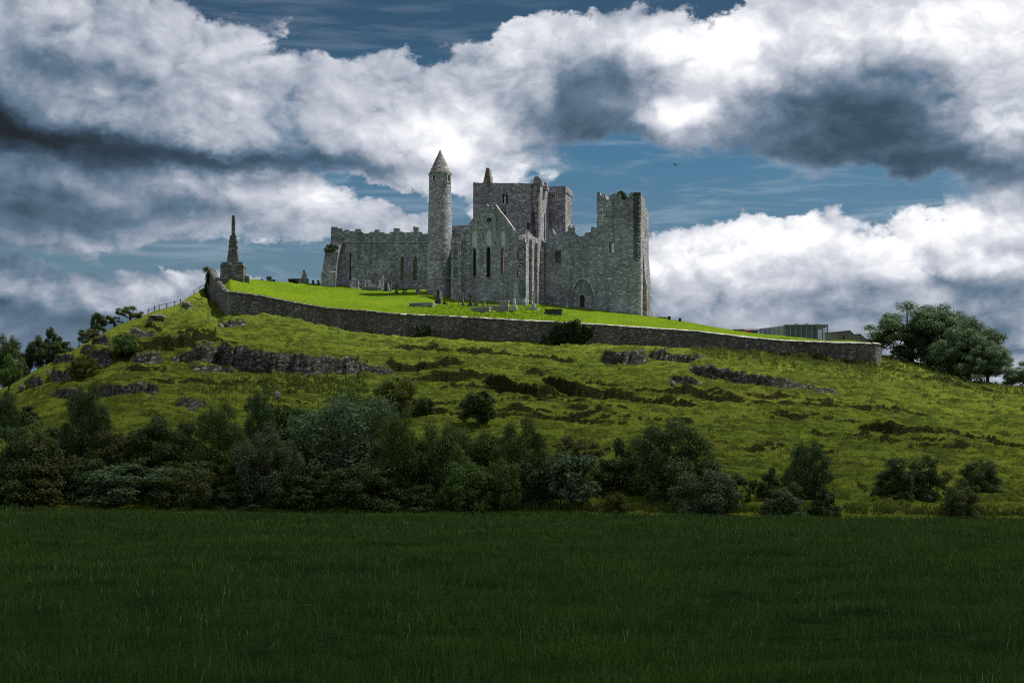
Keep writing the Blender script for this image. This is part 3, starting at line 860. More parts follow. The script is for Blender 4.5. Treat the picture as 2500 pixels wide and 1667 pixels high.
def hill_tufts():
    rs = np.random.RandomState(21)
    n = 170000
    d = rs.uniform(100.5, 245, n)
    u = rs.uniform(-60, 2560, n)
    x = xof(u, d)
    z, rk, dw, di = surf(u, d)
    dens = np.clip(0.45 + 1.3 * fbm(x / 4.0, d / 2.2, 3, 61), 0.05, 1)
    ok = ((d < dw - 0.4) | ((u < 498) | (u > 2160)) & (d < di + 15)) & (rk < 0.35) & (rs.uniform(0, 1, n) < dens)
    i_ = np.clip(np.searchsorted(cu, u), 0, NU - 1)
    j_ = np.clip(np.searchsorted(cd, d), 1, ND - 2)
    sl_ = (Zh[i_, j_ + 1] - Zh[i_, j_ - 1]) / (cd[j_ + 1] - cd[j_ - 1])
    ok &= sl_ < 0.75
    h = 0.10 + 0.16 * np.clip(fbm(x / 2.5, d / 1.8, 2, 62) + 0.4, 0, 1.2)
    # rank growth towards the right-hand end of the wall
    rank = np.clip((u - 1620) / 260, 0, 1) * np.clip(1 - np.abs(d - (dw - 10)) / 24.0, 0, 1)
    h = h * (1 + 0.5 * rank)
    o = blades('hill_grass', x[ok], d[ok], z[ok], (h * rs.uniform(0.5, 1.3, n))[ok], (0.05 + 0.05 * rs.uniform(0, 1, n))[ok], rs, M['tuft'], 0.5, 1)
    tag(o, 'rough yellowish grass tufts covering the slope below the wall', 'grass')
    # tall weeds: bands of nettles, docks and thistles
    us, ds, hs = [], [], []
    for _ in range(1500):
        k = rs.uniform()
        if k < 0.62:
            uu_ = rs.uniform(1690, 2620)
            dw_ = np.interp(uu_, cu, DW)
            dd = dw_ - abs(rs.normal(0, 9)) - 0.8 if uu_ < 2137 else dw_ + 20 - abs(rs.normal(0, 20))
            hh = rs.uniform(0.35, 0.95)
        elif k < 0.8:
            uu_ = rs.uniform(480, 900)
            dd = hit(uu_, 922 + rs.uniform(0, 40))
            hh = rs.uniform(0.3, 0.7)
        else:
            uu_ = rs.uniform(200, 2500)
            dd = rs.uniform(120, 215)
            hh = rs.uniform(0.2, 0.6)
        m = rs.randint(7, 14)
        us.append(uu_ + rs.normal(0, 3.5, m)); ds.append(dd + rs.normal(0, 0.35, m)); hs.append(hh * rs.uniform(0.5, 1.15, m))
    for _ in range(900):                         # ragged margin of the meadow
        m = rs.randint(5, 12)
        us.append(rs.uniform(-60, 2560) + rs.normal(0, 6, m)); ds.append(101.3 + abs(rs.normal(0, 1.0)) + rs.normal(0, 0.25, m)); hs.append(rs.uniform(0.2, 0.75) * rs.uniform(0.5, 1.15, m))
    us, ds, hs = map(np.concatenate, (us, ds, hs))
    z, rk, dw, di = surf(us, ds)
    ok = (ds < dw - 0.3) | (us > 2150) | (us < 498)
    o = blades('tall_weeds', xof(us, ds)[ok], ds[ok], z[ok], hs[ok], (0.09 + 0.06 * rs.uniform(0, 1, len(us)))[ok], rs, M['weed'], 0.25, 2)
    tag(o, 'tall nettles and docks growing along the foot of the long wall', 'weeds')


def lawn_tufts():
    rs = np.random.RandomState(31)
    n = 90000
    u = rs.uniform(508, 2135, n)
    dw, di = np.interp(u, cu, DW), np.interp(u, cu, DI)
    d = di + 0.2 + rs.uniform(0, 44, n)
    x = xof(u, d)
    z, _, _, _ = surf(u, d)
    v = VH - F * (z - CH) / d
    rough = np.exp(-((u - 1190) / 190.0) ** 4) * (v > 747)
    ok = rs.uniform(0, 1, n) < np.clip(0.35 + 0.9 * fbm(x / 3.0, d / 2.0, 2, 71) + rough, 0.08, 1)
    h = (0.06 + 0.22 * rough) * rs.uniform(0.5, 1.3, n)
    o = blades('lawn_grass', x[ok], d[ok], z[ok], h[ok], (0.06 + 0.05 * rs.uniform(0, 1, n))[ok], rs, M['lawnblade'], 0.5, 1)
    tag(o, 'bright green turf inside the long wall, tussocky before the graves', 'grass')


meadow_blades()
hill_tufts()
lawn_tufts()


# ------------------------------------------------------------------ masonry helpers
class Plane:
    """vertical wall plane through the sight line u0 at depth d0, turned by yaw (right end nearer for positive yaw)"""

    def __init__(self, u0, d0, yaw, back=False):
        self.o = Vector((xof(u0, d0), d0, 0))
        a = math.radians(yaw)
        self.e = Vector((math.cos(a), -math.sin(a), 0))
        self.n = Vector((-math.sin(a), -math.cos(a), 0))       # towards the viewer

    def s(self, u):
        k = (u - UC) / F
        return (k * self.o.y - self.o.x) / (self.e.x - k * self.e.y)

    def sz(self, u, v):
        s = self.s(u)
        return s, zof(u, v, self.o.y + s * self.e.y)

    def w(self, s, z, t=0.0):
        return self.o + self.e * s - self.n * t + Vector((0, 0, z))

    def px(self, u, v, t=0.0):
        s, z = self.sz(u, v)
        return self.w(s, z, t)

    def side(self, u):
        """plane that leaves this one to the back at column u (outer face to the right)"""
        q = Plane.__new__(Plane)
        q.o = self.w(self.s(u), 0)
        q.e = -self.n.copy()
        q.n = self.e.copy()
        return q

    def moved(self, t):
        q = Plane.__new__(Plane)
        q.o = self.o - self.n * t
        q.e, q.n = self.e.copy(), self.n.copy()
        return q


RNG = random.Random(5)


def ragged(pts, amp=0.12, step=0.5, skip_vertical=True):
    """break long edges of a ruined outline into small uneven stones"""
    out = []
    for (a, b) in zip(pts[:-1], pts[1:]):
        out.append(a)
        dx, dz = b[0] - a[0], b[1] - a[1]
        n = int(max(abs(dx), abs(dz)) / step)
        for k in range(1, n):
            t = k / n
            out.append((a[0] + dx * t + RNG.uniform(-amp, amp) * (0.35 if abs(dz) < abs(dx) else 1), a[1] + dz * t + RNG.uniform(-amp, amp) * (1 if abs(dz) < abs(dx) else 0.35)))
    out.append(pts[-1])
    return out


def arch(u0, u1, v_top, v_bot, spring=0.28, n=5):
    """pointed opening in pixel units: list of (u, v)"""
    uc, hw, H = (u0 + u1) / 2, (u1 - u0) / 2, v_bot - v_top
    vs = v_top + max(hw * 1.7, H * 0.05)
    vs = min(vs, v_top + H * 0.6)
    pts = [(u0, v_bot), (u1, v_bot), (u1, vs)]
    for k in range(1, n):
        t = k / n
        pts.append((u1 - hw * (1 - math.cos(t * math.pi / 2)) ** 0.9, vs - (vs - v_top) * math.sin(t * math.pi / 2)))
    pts.append((uc, v_top))
    for k in range(n - 1, 0, -1):
        t = k / n
        pts.append((u0 + hw * (1 - math.cos(t * math.pi / 2)) ** 0.9, vs - (vs - v_top) * math.sin(t * math.pi / 2)))
    pts.append((u0, vs))
    return pts


def rect(u0, u1, v0, v1):
    return [(u0, v1), (u1, v1), (u1, v0), (u0, v0)]


def disc(u, v, r, n=16):
    return [(u + r * math.cos(2 * math.pi * k / n), v - r * math.sin(2 * math.pi * k / n)) for k in range(n)]


def wall(name, pl, outline, holes, thick, mat, parent, raw=False):
    """a thick wall cut to an outline, with openings: holes = [(points, depth or None for through)]; returns the object"""
    mb = MB()
    conv = (lambda p: p) if raw else (lambda p: pl.sz(*p))
    out = [conv(p) for p in outline] if not raw else list(outline)
    area = sum(a[0] * b[1] - b[0] * a[1] for a, b in zip(out, out[1:] + out[:1]))
    if area < 0:
        out.reverse()
    hs = []
    for pts, dep in holes:
        h = [pl.sz(*p) for p in pts]
        ar = sum(a[0] * b[1] - b[0] * a[1] for a, b in zip(h, h[1:] + h[:1]))
        if ar > 0:
            h.reverse()
        hs.append((h, dep))

    def cap(loops, t, flip):
        vs = [p for l in loops for p in l]
        tri = tessellate_polygon([[Vector((p[0], p[1], 0)) for p in l] for l in loops])
        fs = []
        for a, b, c in tri:
            A, B, C_ = vs[a], vs[b], vs[c]
            ccw = (B[0] - A[0]) * (C_[1] - A[1]) - (C_[0] - A[0]) * (B[1] - A[1]) > 0
            fs.append((a, b, c) if ccw != flip else (a, c, b))
        mb.add([pl.w(p[0], p[1], t) for p in vs], fs)

    cap([out] + [h for h, _ in hs], 0.0, False)
    cap([out] + [h for h, dep in hs if dep is None], thick, True)
    for loop, dep in [(out, thick)] + [(h, dep if dep is not None else thick) for h, dep in hs]:
        n = len(loop)
        vs = [pl.w(p[0], p[1], 0) for p in loop] + [pl.w(p[0], p[1], dep) for p in loop]
        mb.add(vs, [(k, (k + 1) % n, n + (k + 1) % n, n + k)[::-1] for k in range(n)])
    for h, dep in hs:
        if dep is not None:
            cap([list(reversed(h))], dep, False)
    return mb.build(name, mat, parent)


def slab(name, pl, pts, t0, t1, mat, parent):
    """a flat piece with the outline pts (pixels on the plane) from depth t0 to t1 (negative: proud of the wall)"""
    q = pl.moved(t0)
    loop = [pl.sz(*p) for p in pts]
    return wall(name, q, loop, [], t1 - t0, mat, parent, raw=True)


def putlogs(pl, seeds, avoid, size=1.5):
    out = []
    for (u, v) in seeds:
        if any(a[0] - 4 < u < a[1] + 4 and a[2] - 4 < v < a[3] + 4 for a in avoid):
            continue
        out.append((rect(u - size, u + size, v - size * 1.05, v + size * 1.05), 0.5))
    return out


def mass(name, pl, s0, s1, t0, t1, z0, z1, mat, parent):
    """plain block in the wall's own frame (along, back, up)"""
    mb = MB()
    vs = [pl.w(s, z, t) for z in (z0, z1) for s, t in ((s0, t0), (s1, t0), (s1, t1), (s0, t1))]
    mb.add(vs, [(0, 3, 2, 1), (4, 5, 6, 7), (0, 1, 5, 4), (1, 2, 6, 5), (2, 3, 7, 6), (3, 0, 4, 7)])
    return mb.build(name, mat, parent)


YAW = 16.0
GROUP = None

# ================================================================== round tower
def build_round_tower():
    d = 262.0
    u = 1074.5
    c = P(u, 722, d)
    root = empty('round_tower', c)
    tag(root, 'slender round stone tower with pointed conical cap beside the gable', 'tower')
    k = d / F
    rng = random.Random(3)
    zb, ze, zt = zof(u, 740, d), zof(u, 427, d), zof(u, 367, d)
    prof = []
    for i in range(46):
        t = i / 45
        z = zb + (ze - zb) * t
        tp = max(0, (t - 0.05)) / 0.95
        r = (33.5 + (27.2 - 33.5) * min(1, tp * 1.12)) * k
        prof.append((r * (1 + rng.uniform(-0.006, 0.006)), z - c.z))
    mb = MB()
    mb.lathe(prof, 40, jit=0.006, rng=rng)
    mb.build('shaft', M['round'], root)
    # offset and corbel bands
    zs = zof(u, 683, d) - c.z
    mb = MB(); mb.lathe([(33.6 * k, zs - 0.14), (34.2 * k, zs - 0.10), (34.2 * k, zs + 0.10), (33.2 * k, zs + 0.16)], 40); mb.build('string_course', M['dressed'], root)
    mb = MB(); mb.lathe([(27.0 * k, ze - c.z - 0.25), (28.6 * k, ze - c.z - 0.05), (28.6 * k, ze - c.z + 0.14), (27.0 * k, ze - c.z + 0.2)], 40); mb.build('eaves_course', M['roofstone'], root)
    prof = []
    for i in range(15):
        t = i / 14
        prof.append((max(0.05, 27.8 * k * (1 - t)) * (1 + rng.uniform(-0.012, 0.012)), ze + 0.12 + (zt - ze) * t - c.z))
    mb = MB(); mb.lathe(prof, 36, jit=0.012, rng=rng); mb.build('conical_cap', M['roofstone'], root)

    def opening(uo, v0, v1, wpx, rr):
        # dark-painted block standing in for the shaded opening, with jambs, lintel and sill
        x = (uo - u) * k
        y = -math.sqrt(max(0.01, (rr * k) ** 2 - x * x))
        a = math.atan2(y, x)
        mt = Matrix.Translation((0, 0, 0)) @ Matrix.Rotation(a, 4, 'Z')
        z0, z1 = zof(u, v1, d) - c.z, zof(u, v0, d) - c.z
        w2 = wpx * k / 2 / max(0.35, abs(math.sin(a)))
        R = rr * k
        m1 = MB(); m1.box((R - 0.45, -w2, z0), (R + 0.02, w2, z1), mt); win = m1.build('window', M['void_shade'], root)
        m2 = MB()
        m2.box((R - 0.3, -w2 - 0.2, z1), (R + 0.08, w2 + 0.2, z1 + 0.22), mt); m2.box((R - 0.3, -w2 - 0.17, z0 - 0.15), (R + 0.10, w2 + 0.17, z0), mt)
        m2.box((R - 0.3, -w2 - 0.16, z0 + .003), (R + 0.06, -w2, z1 - .003), mt); m2.box((R - 0.3, w2, z0 + .003), (R + 0.06, w2 + 0.16, z1 - .003), mt)
        m2.build('surround', M['dressed'], win)
    opening(1061, 433, 448, 4.5, 27.2)
    opening(1096.5, 431, 447, 5.0, 27.2)
    opening(1068.3, 553, 564, 3.6, 29.0)
    return root


# ================================================================== cathedral
def build_cathedral():
    root = empty('ruined_cathedral', P(1200, 740, 262))
    tag(root, 'roofless grey stone cathedral ruin with rose gable, parapets and square crossing tower', 'cathedral')
    inv = Matrix.Translation(-root.location)

    def adopt(o, parent=None):
        if parent is None:
            o.parent = root
            o.matrix_parent_inverse = inv
        return o
    # --- choir wall
    CP = Plane(940, 269, 6.0)
    lanc = [(978, 986.5, 626, 686), (1009, 1018, 626, 686)]
    top = [(808.5, 553.5), (823, 553.5), (823.2, 557.5), (835.5, 557.8), (836, 564), (841, 564), (841.2, 561), (852, 561), (852.2, 565), (867, 565), (867.2, 559.5), (880.5, 559.5),
           (881, 565), (888, 569.5), (898, 570), (905, 566.5), (914, 566), (914.2, 561), (927, 561), (927.2, 566), (937, 567), (942, 571), (951, 571), (952, 566), (961, 566), (961.2, 557),
           (975.5, 557), (975.7, 566), (984, 566), (986, 568.5), (1001, 568), (1002, 566), (1009, 566), (1009.2, 552), (1013, 552), (1013.2, 554.5), (1021, 554.5), (1021.2, 566), (1030, 566), (1032, 571), (1043, 571), (1058, 573)]
    outl = [(1058, 735), (804, 722)] + ragged(top, 0.8, 4.0)
    holes = [(arch(*l), 1.1) for l in lanc] + [(arch(853, 857.5, 618, 684), 0.7)]
    pl_pts = []
    rg = random.Random(8)
    for v0 in (592, 612, 632, 652, 668):
        for u0 in range(862, 1038, 24):
            pl_pts.append((u0 + rg.uniform(-3, 3) + (v0 % 40) * 0.3, v0 + rg.uniform(-1.5, 1.5)))
    holes += putlogs(CP, pl_pts, [(l[0], l[1], l[2], l[3]) for l in lanc], 1.15)
    cw = adopt(wall('choir_wall', CP, outl, holes, 1.5, M['cathedral'], None))
    for l in lanc:
        o = slab('lancet_infill', CP, arch(l[0] + .15, l[1] - .15, l[2] + .3, l[3] - .15), 0.62, 0.9, M['warmjamb'], cw)
        slab('sill', CP, rect(l[0] - 1.0, l[1] + 1.0, l[3], l[3] + 1.5), -0.12, 0.3, M['dressed'], cw)
    adopt(slab('string_course', CP, [(808, 591), (1046, 592.2), (1046, 590), (808, 588.8)], -0.16, 0.05, M['dressed'], None))
    # return wall of the choir end and the wall beyond, seen over the ruined tops
    SP = CP.side(808.5)
    z0, z1 = zof(808, 722, 269), zof(808, 560, 269)
    adopt(mass('east_wall', CP, CP.s(808.5) + 0.01, CP.s(808.5) + 1.5, 1.51, 11.0, z0, z1 - 0.6, M['cathedral'], None))
    adopt(mass('far_choir_wall', CP, CP.s(809.5), CP.s(1050), 11.01, 12.4, z0, z1 - 2.2, M['cathedral'], None))
    # corner buttress with sloping weathering
    mb = MB()

    def ring(v, ul, ur, tf):
        s0, z = CP.sz(ul, v)
        s1 = CP.s(ur)
        return [CP.w(s0, z, -tf), CP.w(s1, z, -tf), CP.w(s1, z, 0.06), CP.w(s0, z, 0.06)]
    rings = [ring(722, 793, 829, 3.4), ring(671, 794, 829, 3.4), ring(668, 796, 829, 3.1), ring(636, 799, 831, 2.5), ring(620, 800.5, 832, 2.2), ring(601, 806, 836, 0.9), ring(589, 808.5, 838, 0.12)]
    vs = [p for r in rings for p in r]
    fs = [(i * 4 + a, i * 4 + b, i * 4 + 4 + b, i * 4 + 4 + a) for i in range(len(rings) - 1) for a, b in ((0, 1), (1, 2), (2, 3), (3, 0))] + [(3, 2, 1, 0), tuple(len(vs) - 4 + k for k in range(4))]
    mb.add(vs, fs)
    adopt(mb.build('corner_buttress', M['round'], None))
    # --- low wall between round tower and gable
    LP = Plane(1125, 262, YAW)
    adopt(wall('link_wall', LP, [(1096, 745), (1150, 745)] + [(1150, 549.5), (1109, 551), (1096, 551)], [], 1.2, M['crossing'], None))
    # --- transept front with the gable
    TP = Plane(1200, 256, YAW)
    lan = [(1154.4, 1161.8, 606, 676), (1187.3, 1197.2, 602.5, 677), (1222, 1231, 604, 677)]
    bl = [(1151.5, 1165.5, 560, 603.5), (1186, 1200.5, 559.5, 600), (1222.5, 1233.5, 561, 601.5)]
    gab = [(1126, 573), (1128, 566), (1137, 562), (1139, 556), (1143, 549), (1154.5, 534), (1167, 519), (1179.5, 502), (1184, 499.5), (1189, 498), (1190, 502), (1197.5, 502.5), (1198, 496.5),
           (1205, 496), (1209, 499), (1214, 507), (1219, 514), (1225, 521), (1232, 529), (1240, 540.5), (1247, 550.5), (1254, 560), (1256, 562.5), (1262, 560.5), (1268, 555.5), (1275, 556), (1277, 560), (1284.5, 563)]
    outl = [(1284.5, 760), (1124, 752)] + ragged(gab, 0.7, 4.0)
    zz = lambda x, y: (1080 + x / 4.02, 380 + y / 4.02)
    pts = [zz(*q) for q in ((225, 775), (395, 795), (527, 725), (655, 857), (225, 855), (375, 925), (655, 790), (378, 735), (520, 855), (655, 1245), (228, 1225), (518, 1240), (225, 920), (388, 985), (515, 985), (227, 990),
                            (240, 1105), (352, 1048), (505, 1055), (655, 985), (670, 1170), (530, 1110), (395, 1165), (425, 1245), (225, 1165), (578, 672), (350, 665), (365, 604), (395, 548), (516, 546), (655, 1075), (660, 920), (590, 1240), (330, 1245))]
    holes = [(arch(*l), None if i == 2 else 0.8) for i, l in enumerate(lan)] + [(arch(*b), 0.34) for b in bl] + [(disc(1194, 538, 7.5), 0.9)]
    holes += putlogs(TP, pts, [(l[0], l[1], l[2], l[3]) for l in lan + bl] + [(1176, 1212, 520, 556)], 1.25)
    tw = adopt(wall('transept_gable_wall', TP, outl, holes, 1.3, M['transept'], None))
    for b in bl:
        slab('blocked_lancet', TP, arch(b[0] + .12, b[1] - .12, b[2] + .2, b[3] - .12), 0.18, 0.30, M['infill'], tw)
    for l in lan:
        slab('sill', TP, rect(l[0] - 1.4, l[1] + 1.4, l[3], l[3] + 1.7), -0.16, 0.4, M['coping'], tw)
    # brick-warm jamb and rubble filling that show inside the right lancet
    slab('lancet_jamb', TP, rect(1222.2, 1225.2, 612, 676.5), 0.5, 1.25, M['warmjamb'], tw)
    slab('lancet_filling', TP, rect(1222.2, 1230.8, 667, 676.8), 0.25, 1.0, M['coping'], tw)
    for l in lan[:2]:  # dark brown sheet painted in for the shaded void of each lancet
        slab('lancet_shade_panel', TP, arch(l[0] + .1, l[1] - .1, l[2] + .2, l[3] - .1), 0.6, 0.75, M['door'], tw)
    # rose ring: individual voussoirs round the oculus
    for k in range(20):
        a0, a1 = 2 * math.pi * (k + .06) / 20, 2 * math.pi * (k + .94) / 20
        q = [(1194 + r * math.cos(a), 538 - r * math.sin(a)) for r, a in ((13.6, a0), (17.6, a0), (17.6, a1), (13.6, a1))]
        slab('voussoir', TP, q, -0.14, 0.06, M['dressed'], tw)
    for k in range(8):
        a = math.pi / 8 + k * math.pi / 4
        q = [(1194 + r * math.cos(b), 538 - r * math.sin(b)) for r, b in ((5.2, a - .12), (10.5, a - .09), (10.5, a + .09), (5.2, a + .12))]
        slab('rose_spoke', TP, q, -0.05, 0.3, M['dressed'], tw)
    # lit coping on the raking right edge, in separate slabs
    rake = [(1209, 499), (1219, 514), (1232, 529), (1254, 560)]
    for (a, b) in zip(rake[:-1], rake[1:]):
        for k in range(3):
            t0, t1 = k / 3 + .01, (k + 1) / 3 - .01
            p0 = (a[0] + (b[0] - a[0]) * t0, a[1] + (b[1] - a[1]) * t0)
            p1 = (a[0] + (b[0] - a[0]) * t1, a[1] + (b[1] - a[1]) * t1)
            slab('coping_stone', TP, [(p0[0], p0[1] + .3), (p1[0], p1[1] + .3), (p1[0] + .2, p1[1] - 1.0), (p0[0] + .2, p0[1] - 1.0)], -0.06, 1.4, M['coping'], tw)

    # corner turrets with tiered gabled niches
    def turret(pl, ul, ur, vt, vb, proj, name):
        s0, s1 = pl.s(ul), pl.s(ur)
        zt, zb_ = pl.sz(ul, vt)[1], pl.sz(ul, vb)[1]
        nd = 1.6
        q = pl.moved(-proj)
        nic = [(ul + (ur - ul) * .28, ul + (ur - ul) * .74, 608, 633), (ul + (ur - ul) * .28, ul + (ur - ul) * .74, 652, 677.5)]
        # pixels measured on the proud face
        o = wall(name, q, [(ul, vb), (ur, vb), (ur, vt + 3), ((ul * .35 + ur * .65), vt - 2), ((ul * .65 + ur * .35), vt - 3), (ul, vt + 1)], [(arch(*n_), 0.45) for n_ in nic], proj + 0.25, M['transept'], None)
        adopt(o)
        for n_ in nic:
            uc = (n_[0] + n_[1]) / 2
            hw = (n_[1] - n_[0]) / 2
            for sgn in (-1, 1):
                slab('niche_gable', q, [(uc, n_[2] - 9), (uc, n_[2] - 6.6), (uc + sgn * (hw + 2.4), n_[2] + 3.5), (uc + sgn * (hw + 2.4), n_[2] + 1.2)], -0.15, 0.04, M['dressed'], o)
                slab('niche_shaft', q, rect(uc + sgn * (hw + 1.3) - .7, uc + sgn * (hw + 1.3) + .7, n_[2] + 3.6, n_[3]), -0.13, 0.04, M['dressed'], o)
        for v in (592, 639, 681):
            slab('string_course', q, rect(ul - .6, ur + .6, v, v + 1.4), -0.13, 0.04, M['dressed'], o)
        return o
    turret(TP, 1100.5, 1125.5, 580, 748, 0.9, 'turret')
    turret(TP, 1253.5, 1284.5, 590, 755, 0.9, 'turret')
    adopt(slab('plinth', TP, [(1251, 762), (1287, 762), (1287, 729), (1251, 729)], -1.25, -0.91, M['transept'], None))
    # --- transept side, running back on the right
    TS = TP.side(1284.5)
    tl = 14.0
    z_t = TP.sz(1284.5, 563)[1]
    z_b = TP.sz(1284.5, 760)[1]
    prof = [(-0.9, z_b), (tl, z_b), (tl, z_t + 0.35)]
    top = [(tl, z_t + 0.35), (10.5, z_t + 0.5), (9.8, z_t + 0.1), (7, z_t - 0.2), (4, z_t - 0.1), (2.2, z_t + 0.1), (0.0, z_t), (-0.9, z_t - 1.8)]
    sw = adopt(wall('transept_side_wall', TS, [(-0.9, z_b), (tl, z_b)] + ragged(top, 0.10, 0.5), [], 1.3, M['crossing'], None, raw=True))
    for s in (2.4, 6.3, 10.6):
        o = mass('side_buttress', TS, s, s + 0.9, -0.55, 0.05, z_b, z_t - 1.2 - s * 0.03, M['crossing'], sw)
    o = adopt(mass('angle_shaft', TS, tl - 1.6, tl - 0.4, -0.9, 0.0, z_b, z_t - 0.2, M['transept'], None))
    # far left side of the transept and its back
    adopt(mass('transept_far_side', TP, TP.s(1127) + .01, TP.s(1127) + 1.3, 1.31, 12.8, z_b, z_t - 0.2, M['crossing'], None))
    adopt(mass('transept_back_wall', TP, TP.s(1127) + 1.31, TP.s(1284.5) - 1.31, 12.0, 12.8, z_b, z_t - 1.5, M['crossing'], None))
    # --- crossing tower
    XP = Plane(1230, 272, YAW)
    top = [(1155, 446), (1158, 444.5), (1160, 446.5), (1178, 446.3), (1200, 446.5), (1230, 447.5), (1256, 446.6), (1258, 448), (1264, 448), (1266, 446.5), (1290, 448), (1301.5, 448.5), (1314.3, 449)]
    tl_ = [(1226.8, 1231.8, 472.5, 496), (1234.7, 1239.7, 472.5, 496)]
    holes = [(arch(*l), 1.2) for l in tl_] + [(rect(1227, 1235, 517, 529), 1.0), (rect(1285.5, 1295, 544, 560), 1.0)]
    rg = random.Random(4)
    pts = [(1164 + i * 17 + rg.uniform(-3, 3), 462 + j * 17 + rg.uniform(-2, 2)) for i in range(9) for j in range(6)]
    holes += putlogs(XP, pts, [(1222, 1242, 470, 532), (1280, 1300, 540, 562)], 0.9)
    xt = adopt(wall('crossing_tower_front', XP, [(1314.3, 640), (1155, 640)] + ragged(top, 0.6, 3.5), holes, 1.6, M['crossing'], None))
    slab('mullion', XP, rect(1231.9, 1234.6, 480, 497), -0.08, 0.5, M['dressed'], xt)
    slab('roof_scar', XP, [(1233, 497.5), (1235, 499), (1275, 552.5), (1273.5, 553.5)], -0.18, 0.04, M['coping'], xt)
    slab('roof_scar', XP, [(1233, 497.5), (1234, 500), (1212, 527), (1211, 525.5)], -0.18, 0.04, M['coping'], xt)
    slab('sill', XP, rect(1225, 1241, 497, 498.3), -0.12, 0.1, M['dressed'], xt)
    XS = XP.side(1314.3)
    xl = 9.0
    zt_ = XP.sz(1314.3, 449)[1]
    zb_ = XP.sz(1314.3, 640)[1]
    xs = adopt(wall('crossing_tower_side', XS, [(0.0, zb_), (xl, zb_)] + ragged([(xl, zt_ - 0.2), (6.5, zt_ + 0.1), (6.2, zt_ - 0.3), (4, zt_ - 0.1), (0.0, zt_)], 0.1, 0.5), [], 1.5, M['crossing'], None, raw=True))
    mass('side_pilaster', XS, 4.6, 5.3, -0.25, 0.02, zb_, zt_ - 5, M['crossing'], xs)
    adopt(mass('crossing_tower_left', XP, XP.s(1155) + .01, XP.s(1155) + 1.5, 1.61, xl, zb_, zt_ - 0.1, M['crossing'], None))
    adopt(mass('crossing_tower_back', XP, XP.s(1155) + 1.6, XP.s(1314.3) - 1.6, xl - 1.5, xl - .01, zb_, zt_ - 0.15, M['crossing'], None))
    # stair block standing back at the right, with overhanging parapet
    BP = XP.moved(xl - 0.5)
    bt = [(1339, 456.5), (1352, 455.8), (1370, 455.6), (1381, 456.5)]
    ob = adopt(mass('stair_block', BP, BP.s(1335), BP.s(1380.5), 0, 6.0, zb_, BP.sz(1360, 470)[1], M['crossing'], None))
    adopt(mass('stair_block_parapet', BP, BP.s(1335), BP.s(1382), -0.3, 6.3, BP.sz(1360, 470)[1] + .01, BP.sz(1360, 456)[1], M['crossing'], None))
    for k in range(7):
        mass('corbel', BP, BP.s(1345 + k * 5.4), BP.s(1347.6 + k * 5.4), -0.27, 0.0, BP.sz(1360, 474)[1], BP.sz(1360, 470)[1], M['dressed'], ob)

    # chimney-like pinnacles on the parapet
    def pinnacle(name, pl, pts, t0, t1, mat):
        mb = MB()
        vs0 = [pl.sz(*p) for p in pts]
        o = wall(name, pl.moved(t0), ragged(vs0 + vs0[:1], 0.10, 0.6)[:-1], [], t1 - t0, mat, None, raw=True)
        return adopt(o)
    pinnacle('gable_stub', XP, [(1178, 448), (1198.5, 448), (1196, 430), (1192.5, 410), (1186, 409), (1183, 425)], 0.2, 2.0, M['stub'])
    pinnacle('gable_stub', XP, [(1301.5, 451), (1324, 451), (1322, 440), (1314, 431), (1304, 431.5), (1302, 440)], 0.1, 1.7, M['crossing'])
    pinnacle('gable_stub', XP.moved(4.0), [(1325, 464), (1337, 464), (1335, 446), (1327, 446)], 0.0, 1.4, M['crossing'])
    # --- nave wall with blocked arch and small door
    NPl = Plane(1400, 264, YAW)
    top = [(1333, 566), (1338, 560), (1347, 558), (1351, 564), (1354, 571.5), (1363.5, 577), (1370, 576), (1376, 572), (1382, 565.5), (1387, 565), (1387.3, 555), (1389, 551), (1392, 551), (1392.3, 555), (1399, 555), (1399.3, 551), (1402.6, 551), (1404, 568.5),
           (1414, 577.5), (1427, 575.5), (1428, 568.6), (1441.7, 567), (1444, 552.5), (1447, 552.5), (1447.2, 556), (1457, 556), (1457, 566)]
    ar = arch(1396, 1449, 682, 752)
    holes = [(rect(1354.5, 1370, 613, 642.5), 1.2), (ar, 0.35), (rect(1355.5, 1357, 660, 670), 0.5)]
    nw = adopt(wall('nave_wall', NPl, [(1458.5, 768), (1330, 760)] + ragged(top, 0.7, 3.5), holes, 1.6, M['tower'], None))
    slab('sill', NPl, rect(1353, 1371.5, 642.6, 645), -0.2, 0.4, M['coping'], nw)
    ra = arch(1393.5, 1451.5, 678.5, 752, n=8)
    rb = arch(1396.4, 1448.6, 682.4, 752, n=8)
    for k in range(2, len(ra) - 1):
        slab('voussoir', NPl, [ra[k], ra[k + 1], rb[k + 1], rb[k]], -0.10, 0.1, M['dressed'], nw)
    d_ = arch(1414.5, 1427, 718.5, 749)
    dr = slab('door', NPl, d_, 0.22, 0.34, M['door'], nw)
    ra, rb = arch(1412.3, 1429.2, 715.3, 749, n=6), arch(1414.4, 1427.1, 718.4, 749, n=6)
    for k in range(2, len(ra) - 1):
        slab('door_surround', NPl, [ra[k], ra[k + 1], rb[k + 1], rb[k]], 0.15, 0.36, M['dressed'], nw)
    slab('door_surround', NPl, rect(1412.3, 1414.4, 724, 749), 0.15, 0.36, M['dressed'], nw)
    slab('door_surround', NPl, rect(1427.1, 1429.2, 724, 749), 0.15, 0.36, M['dressed'], nw)
    adopt(mass('far_nave_wall', NPl, NPl.s(1340), NPl.s(1458), 9.5, 11.0, NPl.sz(1400, 768)[1], NPl.sz(1400, 600)[1], M['tower'], None))
    return root, NPl


